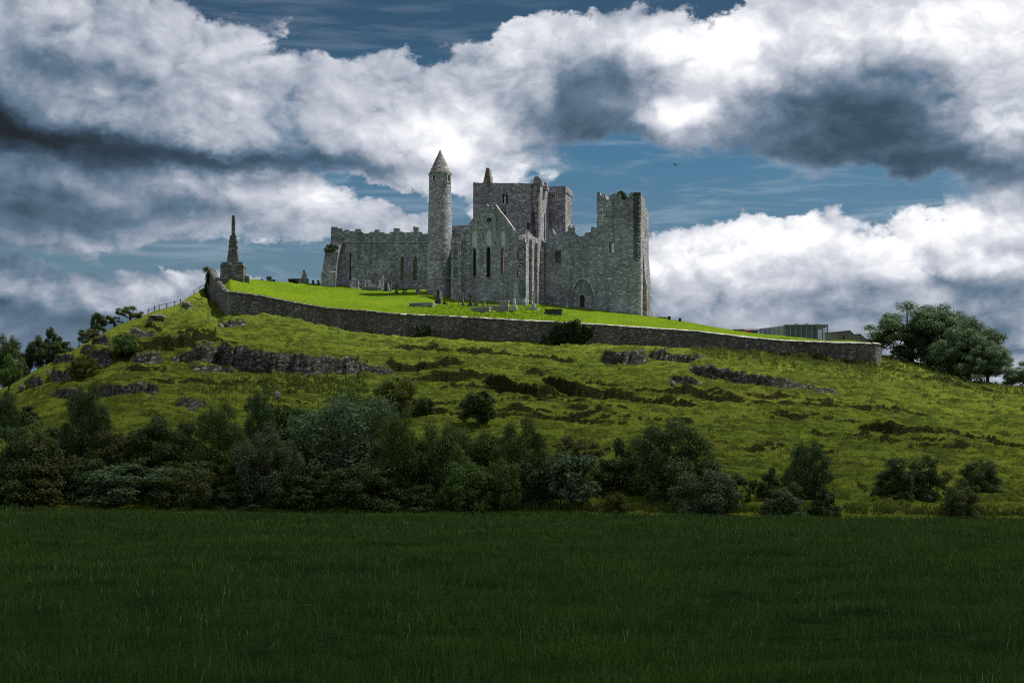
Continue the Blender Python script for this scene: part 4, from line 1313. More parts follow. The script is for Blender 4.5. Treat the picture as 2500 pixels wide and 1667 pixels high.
# ================================================================== residential tower at the right
def build_tower_house(NPl):
    TP = Plane(1510, 261.2, YAW)
    TP.o = NPl.w(NPl.s(1510), 0)
    root = empty('tower_house', TP.px(1510, 762))
    tag(root, 'tall square grey tower house with broken battlements at the right-hand end of the ruin', 'tower')
    inv = Matrix.Translation(-root.location)

    def adopt(o):
        o.parent = root
        o.matrix_parent_inverse = inv
        return o
    top = [(1457, 468.7), (1464.6, 469.4), (1467, 478), (1472, 478), (1473, 481), (1478.4, 481.3), (1480.7, 488), (1487, 488), (1487.6, 476.7), (1495, 476), (1495.2, 473), (1503.7, 472), (1515, 474.4), (1516, 487), (1527.8, 488), (1529, 482.5), (1534, 482), (1535.8, 471),
           (1545, 471.5), (1552, 470), (1564.3, 469.8)]
    win = rect(1487, 1498, 591, 615.5)
    holes = [(win, None), (rect(1479.8, 1481.6, 517, 531), 0.6), (rect(1525.2, 1526.8, 527, 534), 0.6), (rect(1466.5, 1468.2, 560, 565.5), 0.6), (rect(1499, 1500.8, 663.5, 669), 0.6), (rect(1461, 1462.8, 666, 670.5), 0.6),
             (rect(1498.6, 1501, 732, 735), 0.6)]
    fr = adopt(wall('front_wall', TP, [(1563, 782), (1457, 776)] + ragged(top[::1], 0.7, 3.5), holes, 1.5, M['tower'], None))
    # window: stone surround, half-blocked on the left
    slab('window_blocking', TP, rect(1487.1, 1492, 591.2, 615.3), 0.25, 0.6, M['warmjamb'], fr)
    slab('window_surround', TP, rect(1484.8, 1487, 589, 617), -0.08, 0.2, M['dressed'], fr)
    slab('window_surround', TP, rect(1498, 1500.2, 589, 617), -0.08, 0.2, M['dressed'], fr)
    slab('lintel', TP, rect(1484.8, 1500.2, 587, 589), -0.10, 0.2, M['dressed'], fr)
    slab('sill', TP, rect(1484.8, 1500.2, 617, 618.6), -0.14, 0.3, M['coping'], fr)
    slab('drip_ledge', TP, rect(1462, 1478, 684, 685.5), -0.15, 0.05, M['dressed'], fr)
    slab('corner_strip', TP, [(1538, 782), (1563, 782), (1562.5, 640), (1540, 632)], -0.14, 0.02, M['tower'], fr)
    # quoins up the front corner
    rq = random.Random(2)
    v = 478.0
    k = 0
    while v < 762:
        hgt = rq.uniform(4.2, 6.4)
        w_ = 5.5 if k % 2 else 3.2
        slab('quoin', TP, rect(1564.6 - w_ - (v - 470) * 0.006, 1564.9 - (v - 470) * 0.006, v, v + hgt - .5), -0.19 if v > 630 else -0.05, 0.1, M['dressed'], fr)
        v += hgt + rq.uniform(0, 3)
        k += 1
    TS = TP.side(1564.4)
    zt, zb = TP.sz(1564.4, 470)[1], TP.sz(1564.4, 784)[1]
    L = 8.6
    prof = [(0.0, zb), (L, zb), (L, zt - 3.0), (L - 1.2, zt - 2.6), (L - 1.4, zt - 1.9), (L - 3.6, zt - 1.5), (L - 4.0, zt - 0.7), (2.4, zt - 0.4), (2.2, zt + 0.05), (0.0, zt)]
    sw = adopt(wall('side_wall', TS, prof[:2] + ragged(prof[2:], 0.12, 0.5), [], 1.5, M['crossing'], None, raw=True))
    mass('side_window', TS, 4.6, 5.2, -0.02, 0.3, zb + 17.0, zb + 18.4, M['void_shade'], sw)  # dark block painting the window's shaded depth
    # lower thickening of the side with sloping top
    mb = MB()
    vs = []
    for z, t in ((zb, 0.75), (zb + 7.2, 0.70), (zb + 9.0, 0.35), (zb + 12.5, 0.12), (zb + 14.0, -0.03)):
        vs += [TS.w(2.6, z, -t), TS.w(L + .01, z, -t), TS.w(L + .01, z, 0.3), TS.w(2.6, z, 0.3)]
    fs = [(i * 4 + a, i * 4 + b, i * 4 + 4 + b, i * 4 + 4 + a) for i in range(4) for a, b in ((0, 1), (1, 2), (2, 3), (3, 0))] + [(3, 2, 1, 0), (16, 17, 18, 19)]
    mb.add(vs, fs)
    adopt(mb.build('side_buttress', M['crossing'], None))
    adopt(mass('left_wall', TP, TP.s(1457) + .01, TP.s(1457) + 1.4, 1.51, L, TP.sz(1457, 640)[1], TP.sz(1457, 471)[1], M['tower'], None))
    # rear wall in two parts with an opening through which the sky shows
    zl, zh = TP.sz(1492, 640)[1], TP.sz(1492, 560)[1]
    adopt(mass('back_wall', TP, TP.s(1490), TP.s(1564.4) - 1.51, L - 1.3, L - .01, zb, zt - 1.4, M['tower'], None))
    adopt(mass('back_wall', TP, TP.s(1457) + 1.41, TP.s(1490) - .01, L - 1.3, L - .01, zh + 1.2, zt - 1.0, M['tower'], None))
    adopt(mass('back_wall', TP, TP.s(1457) + 1.41, TP.s(1490) - .01, L - 1.3, L - .01, zb, zl + 1.0, M['tower'], None))
    return root, TP


# ================================================================== long boundary wall
def build_boundary():
    tops = [(512, 262, 654), (520, 257, 662), (537, 247, 688), (550, 239.5, 703), (560.5, 232.6, 710), (570, 232, 711), (643, 230.9, 721), (727, 229.6, 738), (801, 228.6, 750), (880, 227.5, 756), (960, 226, 764), (1050, 225, 768.5), (1139, 223.6, 772.5), (1236, 222.2, 778), (1332, 221, 783),
            (1460, 219.5, 790.5), (1560, 218.7, 797), (1704, 217.5, 807), (1800, 216.8, 818.5), (1881, 216.2, 827), (1950, 215.7, 831), (2023, 215.3, 833.5), (2100, 215.05, 835.5), (2134, 215, 836.5), (2141, 216.2, 836.8), (2144, 222, 838), (2147, 262, 842)]
    root = empty('boundary_wall', P(1250, 834, 222))
    tag(root, 'long grey rubble wall running across the hilltop below the bright lawn', 'wall', kind='thing')
    T = np.array(tops, float)
    # resample densely in plan
    X = np.array([xof(u, d) for u, d, v in tops]); Y = T[:, 1]; Zt_ = np.array([zof(u, v, d) for u, d, v in tops])
    L = np.concatenate([[0], np.cumsum(np.hypot(np.diff(X), np.diff(Y)))])
    n = int(L[-1] / 0.55)
    S = np.linspace(0, L[-1], n)
    x, y, zt = np.interp(S, L, X), np.interp(S, L, Y), np.interp(S, L, Zt_)
    tx, ty = np.gradient(x), np.gradient(y)
    k = np.hypot(tx, ty)
    tx, ty = tx / k, ty / k
    for _ in range(6):
        tx[1:-1] = (tx[:-2] + tx[1:-1] * 2 + tx[2:]) / 4
        ty[1:-1] = (ty[:-2] + ty[1:-1] * 2 + ty[2:]) / 4
    ox, oy = ty, -tx                                    # outward: towards the viewer on the front run
    rs = np.random.RandomState(4)
    rows = 13
    left = S < np.interp(4.2, np.arange(len(L)), L)
    gz = np.array([ground(xx + a * 0.8, yy + b * 0.8) for xx, yy, a, b in zip(x, y, ox, oy)])
    zb = np.minimum(gz - 1.2, zt - 3.5)
    co = []
    zt2 = zt + rs.normal(0, 0.045, n) + np.where(left, rs.normal(0, 0.14, n), 0)
    for r in range(rows):
        t = r / (rows - 1)
        z = zb + (zt2 - 0.16 - zb) * t
        out_ = 0.55 - 0.22 * t + rs.normal(0, 0.035, n)
        co.append(np.stack([x + ox * out_, y + oy * out_, z], 1))
    for r in range(4):
        t = 1 - r / 3
        z = zb + (zt2 - 0.16 - zb) * t
        co.append(np.stack([x - ox * 0.35, y - oy * 0.35, z], 1))
    R = len(co)
    co = np.stack(co, 1).reshape(-1, 3)
    i, r = np.meshgrid(np.arange(n - 1), np.arange(R - 1), indexing='ij')
    q = np.stack([i * R + r, (i + 1) * R + r, (i + 1) * R + r + 1, i * R + r + 1], -1).reshape(-1, 4)
    me = mesh_np('wall_body', co - np.array(root.location), q)
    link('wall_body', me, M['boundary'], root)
    # coping in separate stones, mossy and uneven on the side run at the left
    me_c = None
    step = 1.05
    m = int(L[-1] / step)
    se = np.linspace(0, L[-1], m + 1)
    for a, b in zip(se[:-1], se[1:]):
        c = (a + b) / 2
        px_, py_ = np.interp(c, S, x), np.interp(c, S, y)
        z0, z1 = np.interp(a, S, zt), np.interp(b, S, zt)
        ang = math.atan2(np.interp(c, S, ty), np.interp(c, S, tx))
        onleft = c < np.interp(4.2, np.arange(len(L)), L)
        hz = rs.uniform(0.10, 0.17) if not onleft else rs.uniform(0.12, 0.34)
        if me_c is None or True:
            pass
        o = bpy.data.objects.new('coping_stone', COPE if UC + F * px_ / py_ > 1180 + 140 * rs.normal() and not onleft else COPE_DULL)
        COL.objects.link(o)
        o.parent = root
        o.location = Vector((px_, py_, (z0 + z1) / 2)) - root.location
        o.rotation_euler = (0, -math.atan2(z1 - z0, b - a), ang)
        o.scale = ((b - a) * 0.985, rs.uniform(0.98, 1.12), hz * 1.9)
    return root


mb = MB()
mb.add([(x, y, z) for z, w in ((-1.0, .5), (-0.75, .5), (0.0, .16)) for x, y in ((-.5, -w), (.5, -w), (.5, w), (-.5, w))],
       [(3, 2, 1, 0), (8, 9, 10, 11)] + [(i * 4 + a, i * 4 + (a + 1) % 4, i * 4 + 4 + (a + 1) % 4, i * 4 + 4 + a) for i in range(2) for a in range(4)])
COPE = mb.mesh('coping_stone')
COPE.materials.append(M['coping'])
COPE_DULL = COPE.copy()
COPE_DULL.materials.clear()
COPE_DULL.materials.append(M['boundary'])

build_round_tower()
cathedral, NPL = build_cathedral()
tower, TPL = build_tower_house(NPL)
build_boundary()


# ------------------------------------------------------------------ trees and bushes
def leaf_cloud(name, rs, lobes, n, size, mat, up=0.35, flat=1.0, droop=0.0):
    """leaf-sized faces spread through the outer shells of many lobes: lobes = (m, 4) centre and radius"""
    lobes = np.asarray(lobes, float)
    wts = lobes[:, 3] ** 2
    k = rs.choice(len(lobes), n, p=wts / wts.sum())
    c, r = lobes[k, :3], lobes[k, 3]
    dr = rs.normal(0, 1, (n, 3))
    dr[:, 2] += 0.25
    dr /= np.linalg.norm(dr, axis=1)[:, None]
    rad = r * np.clip(rs.normal(0.86, 0.22, n), 0.1, 1.35)
    pt = c + dr * rad[:, None] * np.array([1, 1, flat])
    nr = dr * 1.1 + rs.normal(0, 0.45, (n, 3)) + np.array([0, 0, up])
    nr /= np.linalg.norm(nr, axis=1)[:, None]
    a = np.cross(nr, rs.normal(0, 1, (n, 3)))
    a /= np.linalg.norm(a, axis=1)[:, None]
    b = np.cross(nr, a)
    s = size * np.exp(rs.normal(0, 0.30, n))
    s1, s2 = (s * 0.5)[:, None], (s * rs.uniform(0.28, 0.5, n))[:, None]
    bend = (nr * (s * 0.18)[:, None])
    v = np.stack([pt - a * s1 - bend, pt + b * s2, pt + a * s1 - bend, pt - b * s2], 1)
    me = mesh_np(name, v.reshape(-1, 3), np.arange(n * 4).reshape(-1, 4))
    me.materials.append(mat)
    return me


def lobes_in(rs, m, shape, rmin, rmax):
    """lobe centres through a unit crown (width 1, height 1, base at 0)"""
    out = []
    while len(out) < m:
        x, y, z = rs.uniform(-0.5, 0.5), rs.uniform(-0.5, 0.5), rs.uniform(0, 1)
        w = shape(z)
        rr = math.hypot(x, y)
        if rr > w:
            continue
        if rr < w * 0.35 and rs.uniform() < 0.55:
            continue
        out.append((x, y, 0.02 + z * 0.87, rs.uniform(rmin, rmax)))
    return out


def wood(rs, lobes, base_r, nb, lean=0.0, trunk_h=0.5):
    mb = MB()
    top = Vector((lean, 0, trunk_h))
    pts = [(0, 0, -0.06), (lean * .2 + rs.uniform(-.02, .02), rs.uniform(-.02, .02), trunk_h * .4), tuple(top)]
    mb.tube(pts, [base_r * 1.25, base_r, base_r * .6], 7)
    idx = rs.permutation(len(lobes))[:nb]
    for i in idx:
        x, y, z, r = lobes[i]
        st = rs.uniform(0.25, 1.0)
        p0 = Vector((lean * st, 0, trunk_h * st * .95))
        p2 = Vector((x, y, max(z, 0.04)))
        p1 = p0.lerp(p2, 0.5) + Vector((rs.uniform(-.03, .03), rs.uniform(-.03, .03), rs.uniform(-0.02, .05)))
        mb.tube([p0, p1, p2], [base_r * .5, base_r * .32, base_r * .12], 5)
    me = mb.mesh('trunk')
    me.materials.append(M['bark'])
    return me


PROTO = {}


def proto(key, seed, m, shape, rmin, rmax, n, size, base_r=0.03, nb=10, trunk_h=0.5, flat=1.0, lean=0.0, extra=None, up=0.35):
    rs = np.random.RandomState(seed)
    lb = lobes_in(rs, m, shape, rmin, rmax)
    if extra:
        lb += extra
    PROTO[key] = (wood(rs, lb, base_r, nb, lean, trunk_h), rs, lb, n, size, flat, up)


_crowns = {}


def crown_mesh(key, mat):
    if (key, mat) not in _crowns:
        w, rs, lb, n, size, flat, up = PROTO[key]
        base = next((v for (k, m), v in _crowns.items() if k == key), None)
        if base is None:
            me = leaf_cloud('crown', rs, lb, n, size, M[mat], up, flat)
        else:
            me = base.copy()
            me.materials.clear()
            me.materials.append(M[mat])
        _crowns[(key, mat)] = me
    return _crowns[(key, mat)]


dome = lambda z: 0.46 * math.sqrt(max(0, 1 - max(0, (z - 0.30) / 0.72) ** 2))
egg = lambda z: 0.44 * math.sqrt(max(0.02, 1 - ((z - 0.46) / 0.56) ** 2))
plump = lambda z: 0.47 * math.sqrt(max(0.02, 1 - max(0.0, abs(z - 0.42) / 0.60) ** 2.6))
cone = lambda z: 0.44 * (1 - z) ** 0.75 + 0.03
umbrella = lambda z: 0.0 if z < 0.28 else 0.46 * math.sqrt(max(0.0, 1 - ((z - 0.62) / 0.40) ** 2))
colm = lambda z: 0.36 * math.sqrt(max(0.02, 1 - ((z - 0.55) / 0.50) ** 2))
sprawl = lambda z: 0.47 * (1 - z ** 2.2)
sycm = lambda z: 0.0 if z < 0.24 else 0.47 * math.sqrt(max(0.0, 1 - ((z - 0.52) / 0.50) ** 2))

proto('bush_a', 1, 52, dome, 0.07, 0.15, 14000, 0.030)
proto('bush_b', 2, 66, sprawl, 0.06, 0.12, 13000, 0.028)
proto('bush_c', 3, 38, egg, 0.07, 0.15, 9000, 0.036)
proto('thorn', 4, 34, umbrella, 0.06, 0.12, 6500, 0.030, 0.035, 22, 0.45)
proto('pointed', 5, 44, cone, 0.05, 0.11, 8000, 0.036, 0.03, 12, 0.8)
proto('columnar', 6, 30, colm, 0.07, 0.14, 5000, 0.050, 0.03, 12, 0.85)
proto('tree_a', 7, 95, plump, 0.065, 0.135, 30000, 0.021, 0.03, 20, 0.6)
proto('tree_b', 8, 100, dome, 0.055, 0.12, 34000, 0.018, 0.03, 22, 0.6)
proto('sparse', 9, 26, colm, 0.05, 0.10, 2600, 0.040, 0.025, 26, 0.8)
proto('willow', 10, 80, egg, 0.05, 0.10, 18000, 0.022, 0.03, 18, 0.55, 1.3)
proto('syc_a', 12, 74, sycm, 0.06, 0.115, 32000, 0.016, 0.030, 52, 0.62, 0.75)
proto('syc_b', 13, 82, sycm, 0.06, 0.115, 34000, 0.016, 0.030, 52, 0.62, 0.75)


WIDE = {'tree_a': 1.38, 'tree_b': 1.3, 'bush_a': 1.12, 'bush_c': 1.25, 'willow': 1.5, 'pointed': 1.35, 'columnar': 1.45, 'thorn': 1.1, 'bush_b': 1.1, 'sparse': 1.3, 'syc_a': 1.12, 'syc_b': 1.12}


def plant(key, mat, u, vb, w, h, label, cat='bush', d=None, dmin=100.0, rz=None, group=None, sink=0.0):
    """one plant: foot at pixel (u, vb), w and h in photograph units at its own depth"""
    p = at(u, vb, dmin, d)
    k = p.y / F
    root = empty({'tree': 'tree', 'bush': 'bush'}.get(cat, cat), (p.x, p.y, p.z - 0.1 - sink), (u * 0.37) % 6.28 if rz is None else rz)
    tag(root, label, cat, group)
    W, H = w * k * WIDE.get(key, 1.0), h * k
    for nm, me in (('trunk', PROTO[key][0]), ('crown', crown_mesh(key, mat))):
        o = bpy.data.objects.new(nm, me)
        COL.objects.link(o)
        o.parent = root
        o.scale = (W, W, H)
    return root


HG = 'bushes and small trees of the overgrown hedge at the foot of the hill'
HEDGE = [
    # key, leaf, u, base v, width, height, depth, label
    ('tree_b', 'leaf_dark', 30, 1246, 190, 215, 104, 'tall dark thicket filling the bottom left corner of the hedge'),
    ('bush_b', 'leaf_olive', 135, 1248, 210, 185, 104, 'broad olive bramble bank beside the corner thicket, left end of the hedge'),
    ('bush_b', 'leaf_olive', 75, 1246, 170, 120, 101.5, 'low olive scrub by the thin post at the hedge\'s left end'),
    ('tree_a', 'leaf_dark', 213, 1185, 100, 232, 112, 'tall ivy-dark tree with rounded top rising from the left of the hedge'),
    ('bush_b', 'leaf_dark', 125, 1150, 150, 130, 116, 'dark scrub on the bank behind the olive brambles, left of the ivy-dark tree'),
    ('bush_b', 'leaf_olive', 290, 1195, 170, 150, 109, 'olive bramble mass just right of the ivy-dark tree'),
    ('bush_a', 'leaf_grey', 325, 1240, 250, 100, 103, 'low grey-green shrub bank above the small bright grass gap'),
    ('bush_b', 'leaf_dark', 235, 1235, 150, 115, 104, 'dark low scrub below the ivy-dark tree'),
    ('bush_a', 'leaf_olive', 458, 1247, 140, 112, 101.2, 'round dense bush standing forward at the meadow edge, left half'),
    ('tree_a', 'leaf_dark', 405, 1180, 150, 165, 110, 'dark bushy tree behind the round forward bush'),
    ('tree_a', 'leaf_mid', 535, 1190, 118, 205, 108, 'fresh green broad tree between the dark bushy tree and the pale willow'),
    ('bush_c', 'leaf_olive', 490, 1205, 100, 110, 105, 'olive shrub at the left foot of the fresh green broad tree'),
    ('tree_a', 'leaf_dark', 636, 1150, 74, 180, 116, 'narrow dark tree sticking up behind the pale willow'),
    ('bush_c', 'leaf_dark', 718, 1140, 90, 155, 118, 'small dark tree between the narrow dark tree and the great tree'),
    ('willow', 'leaf_grey', 650, 1246, 128, 205, 103, 'pale grey-green willow at the meadow edge, left of the great tree'),
    ('bush_b', 'leaf_dark', 20, 1247, 150, 90, 101.2, 'dark low bramble in the very corner below the tall thicket'),
    ('bush_a', 'leaf_dark', 360, 1215, 160, 95, 106, 'dark scrub behind the low grey-green shrub bank'),
    ('bush_a', 'leaf_mid', 590, 1222, 120, 120, 106, 'green scrub between the fresh green tree and the pale willow'),
    ('bush_a', 'leaf_dark', 720, 1215, 130, 130, 107, 'dark scrub between the pale willow and the great tree'),
    ('bush_a', 'leaf_dark', 960, 1215, 120, 120, 108, 'dark scrub behind the brighter upright tree'),
    ('bush_a', 'leaf_mid', 1075, 1165, 120, 110, 113, 'green scrub climbing the bank behind the olive tree'),
    ('bush_a', 'leaf_dark', 1190, 1250, 110, 90, 102, 'dark scrub squeezed between the rounded middle bush and the dense bush'),
    ('bush_a', 'leaf_dark', 1350, 1200, 120, 100, 107, 'dark scrub in front of the brownish hawthorn'),
    ('bush_a', 'leaf_mid', 1440, 1190, 90, 70, 108, 'green scrub right below the brownish hawthorn'),
    ('bush_b', 'leaf_dark', 575, 1247, 130, 75, 101, 'low dark bramble before the fresh green tree'),
    ('bush_b', 'leaf_dark', 735, 1249, 160, 95, 101.4, 'low dark bramble at the left foot of the great tree'),
    ('tree_b', 'leaf_grey', 850, 1225, 285, 262, 108, 'great spreading grey-green tree, largest of the hedge'),
    ('tree_a', 'leaf_mid', 848, 1110, 82, 165, 124, 'small rounded treetop peeping over the great tree'),
    ('bush_a', 'leaf_dark', 880, 1251, 190, 120, 101.5, 'dark undergrowth bush at the foot of the great tree'),
    ('tree_a', 'leaf_mid', 975, 1246, 96, 225, 104, 'brighter upright tree against the right side of the great tree'),
    ('tree_a', 'leaf_olive', 1070, 1240, 115, 190, 105, 'olive tree just right of the gap after the great tree'),
    ('bush_a', 'leaf_mid', 1143, 1251, 130, 132, 101.5, 'rounded mid-green bush at the middle of the meadow edge'),
    ('tree_a', 'leaf_mid', 1155, 1190, 140, 150, 110, 'mid-green tree behind the rounded middle bush'),
    ('bush_b', 'leaf_dark', 1030, 1251, 110, 80, 101, 'low dark bramble below the olive tree'),
    ('tree_a', 'leaf_mid', 1278, 1245, 92, 215, 105, 'tall feathery green tree right of the middle of the hedge'),
    ('bush_a', 'leaf_mid', 1222, 1252, 100, 135, 101.5, 'dense bush in front of the tall feathery green tree'),
    ('bush_c', 'leaf_dark', 1325, 1250, 90, 150, 103, 'dark shrub between the feathery tree and the upright glossy bush'),
    ('columnar', 'leaf_grey', 1397, 1252, 120, 150, 101.5, 'upright glossy bush at the right-hand end of the closed hedge'),
    ('thorn', 'leaf_olive', 1408, 1160, 122, 112, 112, 'brownish spreading hawthorn on the bank above the upright glossy bush'),
    ('bush_b', 'leaf_dark', 1255, 1120, 90, 85, 118, 'small dark bush behind the feathery green tree'),
    ('bush_c', 'leaf_dark', 1503, 1192, 92, 112, 108, 'dark bush leaning against the left of the big solitary round tree'),
    ('sparse', 'leaf_dark', 1520, 1180, 60, 150, 110, 'thin young tree standing over the dark bush by the big round tree'),
    ('tree_b', 'leaf_dark', 1628, 1212, 188, 210, 107, 'big round dark tree standing on the grass right of the hedge'),
    ('bush_a', 'leaf_grey', 1724, 1262, 152, 118, 101.3, 'broad pale-leaved bush at the meadow edge below the big round tree'),
    ('bush_c', 'leaf_dark', 1775, 1222, 72, 85, 106, 'dark shrub just right of the broad pale-leaved bush'),
    ('bush_a', 'leaf_yellow', 1505, 1261, 56, 54, 101, 'tiny yellow-green bush alone at the meadow edge'),
    ('sparse', 'leaf_olive', 1830, 1226, 44, 70, 106, 'thin straggly shrub left of the pointed dark thorn trees'),
    ('pointed', 'leaf_dark', 1878, 1206, 62, 100, 107, 'pointed dark thorn tree, leftmost of the trio on the right slope'),
    ('sparse', 'leaf_mid', 1920, 1192, 34, 74, 109, 'slim sapling between the two pointed dark thorn trees'),
    ('tree_a', 'leaf_dark', 1978, 1206, 82, 145, 107, 'tallest dark thorn tree of the trio on the right slope'),
    ('bush_c', 'leaf_olive', 1935, 1206, 70, 70, 106, 'olive shrub at the foot of the slim sapling'),
    ('bush_b', 'leaf_grey', 1918, 1265, 112, 76, 101.2, 'low wide bush at the meadow edge below the thorn trio'),
    ('pointed', 'leaf_dark', 2012, 1267, 68, 84, 101, 'small conical bush at the meadow edge beside the low wide bush'),
    ('thorn', 'leaf_dark', 2270, 1206, 100, 112, 108, 'right half of the wide twin thorn on the right slope'),
    ('bush_b', 'leaf_dark', 2205, 1208, 140, 118, 107.5, 'wide dark thorn sloping down to the left, on the right slope'),
    ('bush_a', 'leaf_dark', 2390, 1164, 98, 88, 112, 'round dark bush alone high on the far right slope'),
    ('bush_a', 'leaf_olive', 2348, 1272, 94, 84, 101, 'round olive bush at the far right of the meadow edge'),
    ('sparse', 'leaf_olive', 2316, 1212, 36, 48, 107, 'wispy shrub above the round olive bush'),
    ('sparse', 'leaf_mid', 2372, 1200, 44, 40, 108, 'small leafy sprig right above the round olive bush'),
]
for (key, leaf, u, vb, w, h, d, lab) in HEDGE:
    plant(key, leaf, u, vb, w, h, lab, 'tree' if ('tree' in lab.split(',')[0] and 'bush' not in lab.split(' in ')[0].split(' at ')[0]) else 'bush', d=d, group=HG)

SG = 'lone bushes scattered on the upper slope'
for (key, leaf, u, vb, w, h, lab) in [
    ('bush_a', 'leaf_yellow', 966, 1016, 116, 100, 'bright round bush on the open slope below the central ledges'),
    ('bush_a', 'leaf_dark', 1042, 1012, 48, 44, 'small round bush just right of the bright round bush'),
    ('columnar', 'leaf_dark', 1166, 1040, 84, 92, 'leaning dark bush on the open slope under the middle ledge'),
    ('bush_a', 'leaf_yellow', 206, 922, 70, 58, 'green rounded bush among the boulders of the left slope'),
    ('bush_a', 'leaf_mid', 306, 868, 62, 56, 'ivy-green bush tucked under the ledge on the left slope'),
    ('bush_b', 'leaf_olive', 60, 1030, 74, 52, 'low olive bush on the lower left slope by the picture edge'),
    ('tree_a', 'leaf_dark', 2, 1060, 64, 118, 'dark tree cut by the left edge of the picture'),
]:
    plant(key, leaf, u, vb, w, h, lab, 'bush' if 'bush' in lab else 'tree', group=SG)

RG = 'small trees along the skyline of the left slope'
for (key, leaf, u, d, vt, vbase, w, lab) in [
    ('tree_a', 'leaf_dark', 18, 196, 812, 905, 64, 'dark round-headed tree on the skyline at the far left edge'),
    ('thorn', 'leaf_mid', 22, 186, 858, 932, 58, 'pale green tree in front of the far left skyline tree'),
    ('bush_c', 'leaf_dark', 58, 200, 840, 900, 36, 'small dark bush between the two left skyline trees'),
    ('sparse', 'leaf_dark', 130, 203, 782, 880, 50, 'tallest feathery tree on the left skyline'),
    ('tree_a', 'leaf_dark', 100, 201, 815, 888, 52, 'bushy tree left of the tallest feathery skyline tree'),
    ('bush_c', 'leaf_olive', 152, 201, 822, 866, 42, 'olive bush right of the tallest feathery skyline tree'),
    ('columnar', 'leaf_dark', 240, 210, 758, 816, 34, 'narrow column-shaped tree on the left skyline'),
    ('bush_a', 'leaf_olive', 218, 208, 797, 840, 56, 'olive bush at the foot of the narrow column-shaped tree'),
    ('sparse', 'leaf_dark', 279, 216, 762, 806, 42, 'thin bare-looking thorn between the column tree and the hawthorn'),
    ('thorn', 'leaf_yellow', 318, 219, 742, 798, 64, 'spreading hawthorn on the left skyline below the rail fence'),
]:
    p = Vector((xof(u, d), d, ground(xof(u, d), d)))
    vb = VH - F * (p.z - CH) / d
    plant(key, leaf, u, vb, w, max(vb - vt, 20) * 1.0, lab, 'tree' if 'tree' in lab.split(' left')[0].split(' right')[0].split(' at')[0].split(' between')[0] or 'thorn' in lab else 'bush', d=d, group=RG)

YG = 'sycamores at the right end of the hill'
for (key, u, d, vt, w, lab, leaf) in [
    ('syc_a', 2224, 240, 732, 205, 'open-crowned sycamore with sky between its limbs, next to the wall\'s end', 'leaf_syc'),
    ('syc_b', 2292, 236, 732, 170, 'tallest sycamore in the middle of the clump right of the wall', 'leaf_syc'),
    ('syc_a', 2362, 226, 766, 170, 'broad sycamore forming the right shoulder of the clump', 'leaf_syc'),
    ('syc_b', 2412, 219, 826, 110, 'low sycamore at the right edge of the clump', 'leaf_syc'),
    ('syc_a', 2508, 216, 876, 110, 'tree cut by the right edge of the picture', 'leaf_syc'),
    ('syc_a', 2330, 244, 752, 150, 'sycamore half hidden at the back of the clump', 'leaf_syc'),
    ('bush_b', 2190, 246, 846, 60, 'dark undergrowth bush beneath the open-crowned sycamore', 'leaf_dark'),
    ('bush_b', 2330, 234, 888, 100, 'dark undergrowth bush beneath the middle of the sycamore clump', 'leaf_dark'),
]:
    x = xof(u, d)
    g = ground(x, d)
    vb = VH - F * (g - CH) / d
    plant(key, leaf, u, vb, w, vb - vt, lab, 'bush' if 'bush' in lab else 'tree', d=d, group=YG)

# shrubs behind the tower and by the low roofs
plant('bush_a', 'leaf_yellow', 1613, 772, 44, 26, 'sunlit bush behind the right foot of the tall tower', 'bush', d=266)
plant('bush_b', 'leaf_yellow', 1806, 800, 84, 28, 'sunlit bush behind the low slate roofs', 'bush', d=290)


# ------------------------------------------------------------------ ivy
def ivy(name, label, spots, n, seed, size=0.22):
    rs = np.random.RandomState(seed)
    me = leaf_cloud('ivy', rs, spots, n, size, M['ivy'], 0.1, 1.0)
    return tag(link(name, me), label, 'ivy', kind='thing')


def wall_spots(us, vs, d, r, m, seed, back=0.3):
    rs = np.random.RandomState(seed)
    out = []
    for _ in range(m):
        u, v = rs.uniform(*us), rs.uniform(*vs)
        q = P(u, v, d - back)
        out.append((q.x, q.y, q.z, rs.uniform(*r)))
    return out


ivy('ivy', 'dark ivy mat hanging over the long wall right of the middle', wall_spots((1356, 1442), (788, 834), 220.2, (0.35, 0.75), 60, 1, 1.0) + wall_spots((1322, 1380), (812, 838), 220.4, (0.3, 0.6), 20, 2, 1.4), 7000, 3)
ivy('ivy', 'small ivy clump at the foot of the long wall below the tower', wall_spots((1015, 1045), (798, 822), 225.4, (0.25, 0.5), 12, 4, 1.2), 1200, 5, 0.2)
ivy('ivy', 'ivy heap over the upper end of the side wall by the obelisk', wall_spots((503, 520), (655, 690), 260, (0.4, 0.9), 16, 6, 0.4), 2600, 7)
ivy('ivy', 'green ivy growing in the broken battlement of the tall tower', [tuple(TPL.px(u, v, 1.0)) + (r,) for u, v, r in ((1514, 467, .35), (1512, 471, .55), (1518, 474, .6), (1522, 479, .55), (1509, 474, .5), (1526, 483, .4), (1516, 481, .6), (1540, 471, .3), (1549, 471, .3), (1466, 479, .25))], 1800, 8, 0.2)
ivy('ivy', 'mossy growth on the sloping buttress at the left end of the ruin', [tuple(Plane(940, 269, 6.0).px(u, v, -t)) + (r,) for u, v, t, r in ((806, 606, 1.7, .5), (815, 605, 1.6, .55), (824, 606, 1.5, .5), (803, 615, 2.2, .5), (812, 617, 2.2, .5), (821, 616, 2.1, .5), (829, 610, 1.6, .35))], 1500, 9, 0.16)
ivy('ivy', 'yellow-green tufts along the broken top of the transept side', [(q.x, q.y, q.z, 0.28) for q in [Plane(1200, 256, YAW).side(1284.5).w(s, Plane(1200, 256, YAW).sz(1284.5, 562)[1] + .1, .5) for s in (0.4, 2.5, 5, 7, 8.5, 10, 11.5, 13)]], 900, 10, 0.18)


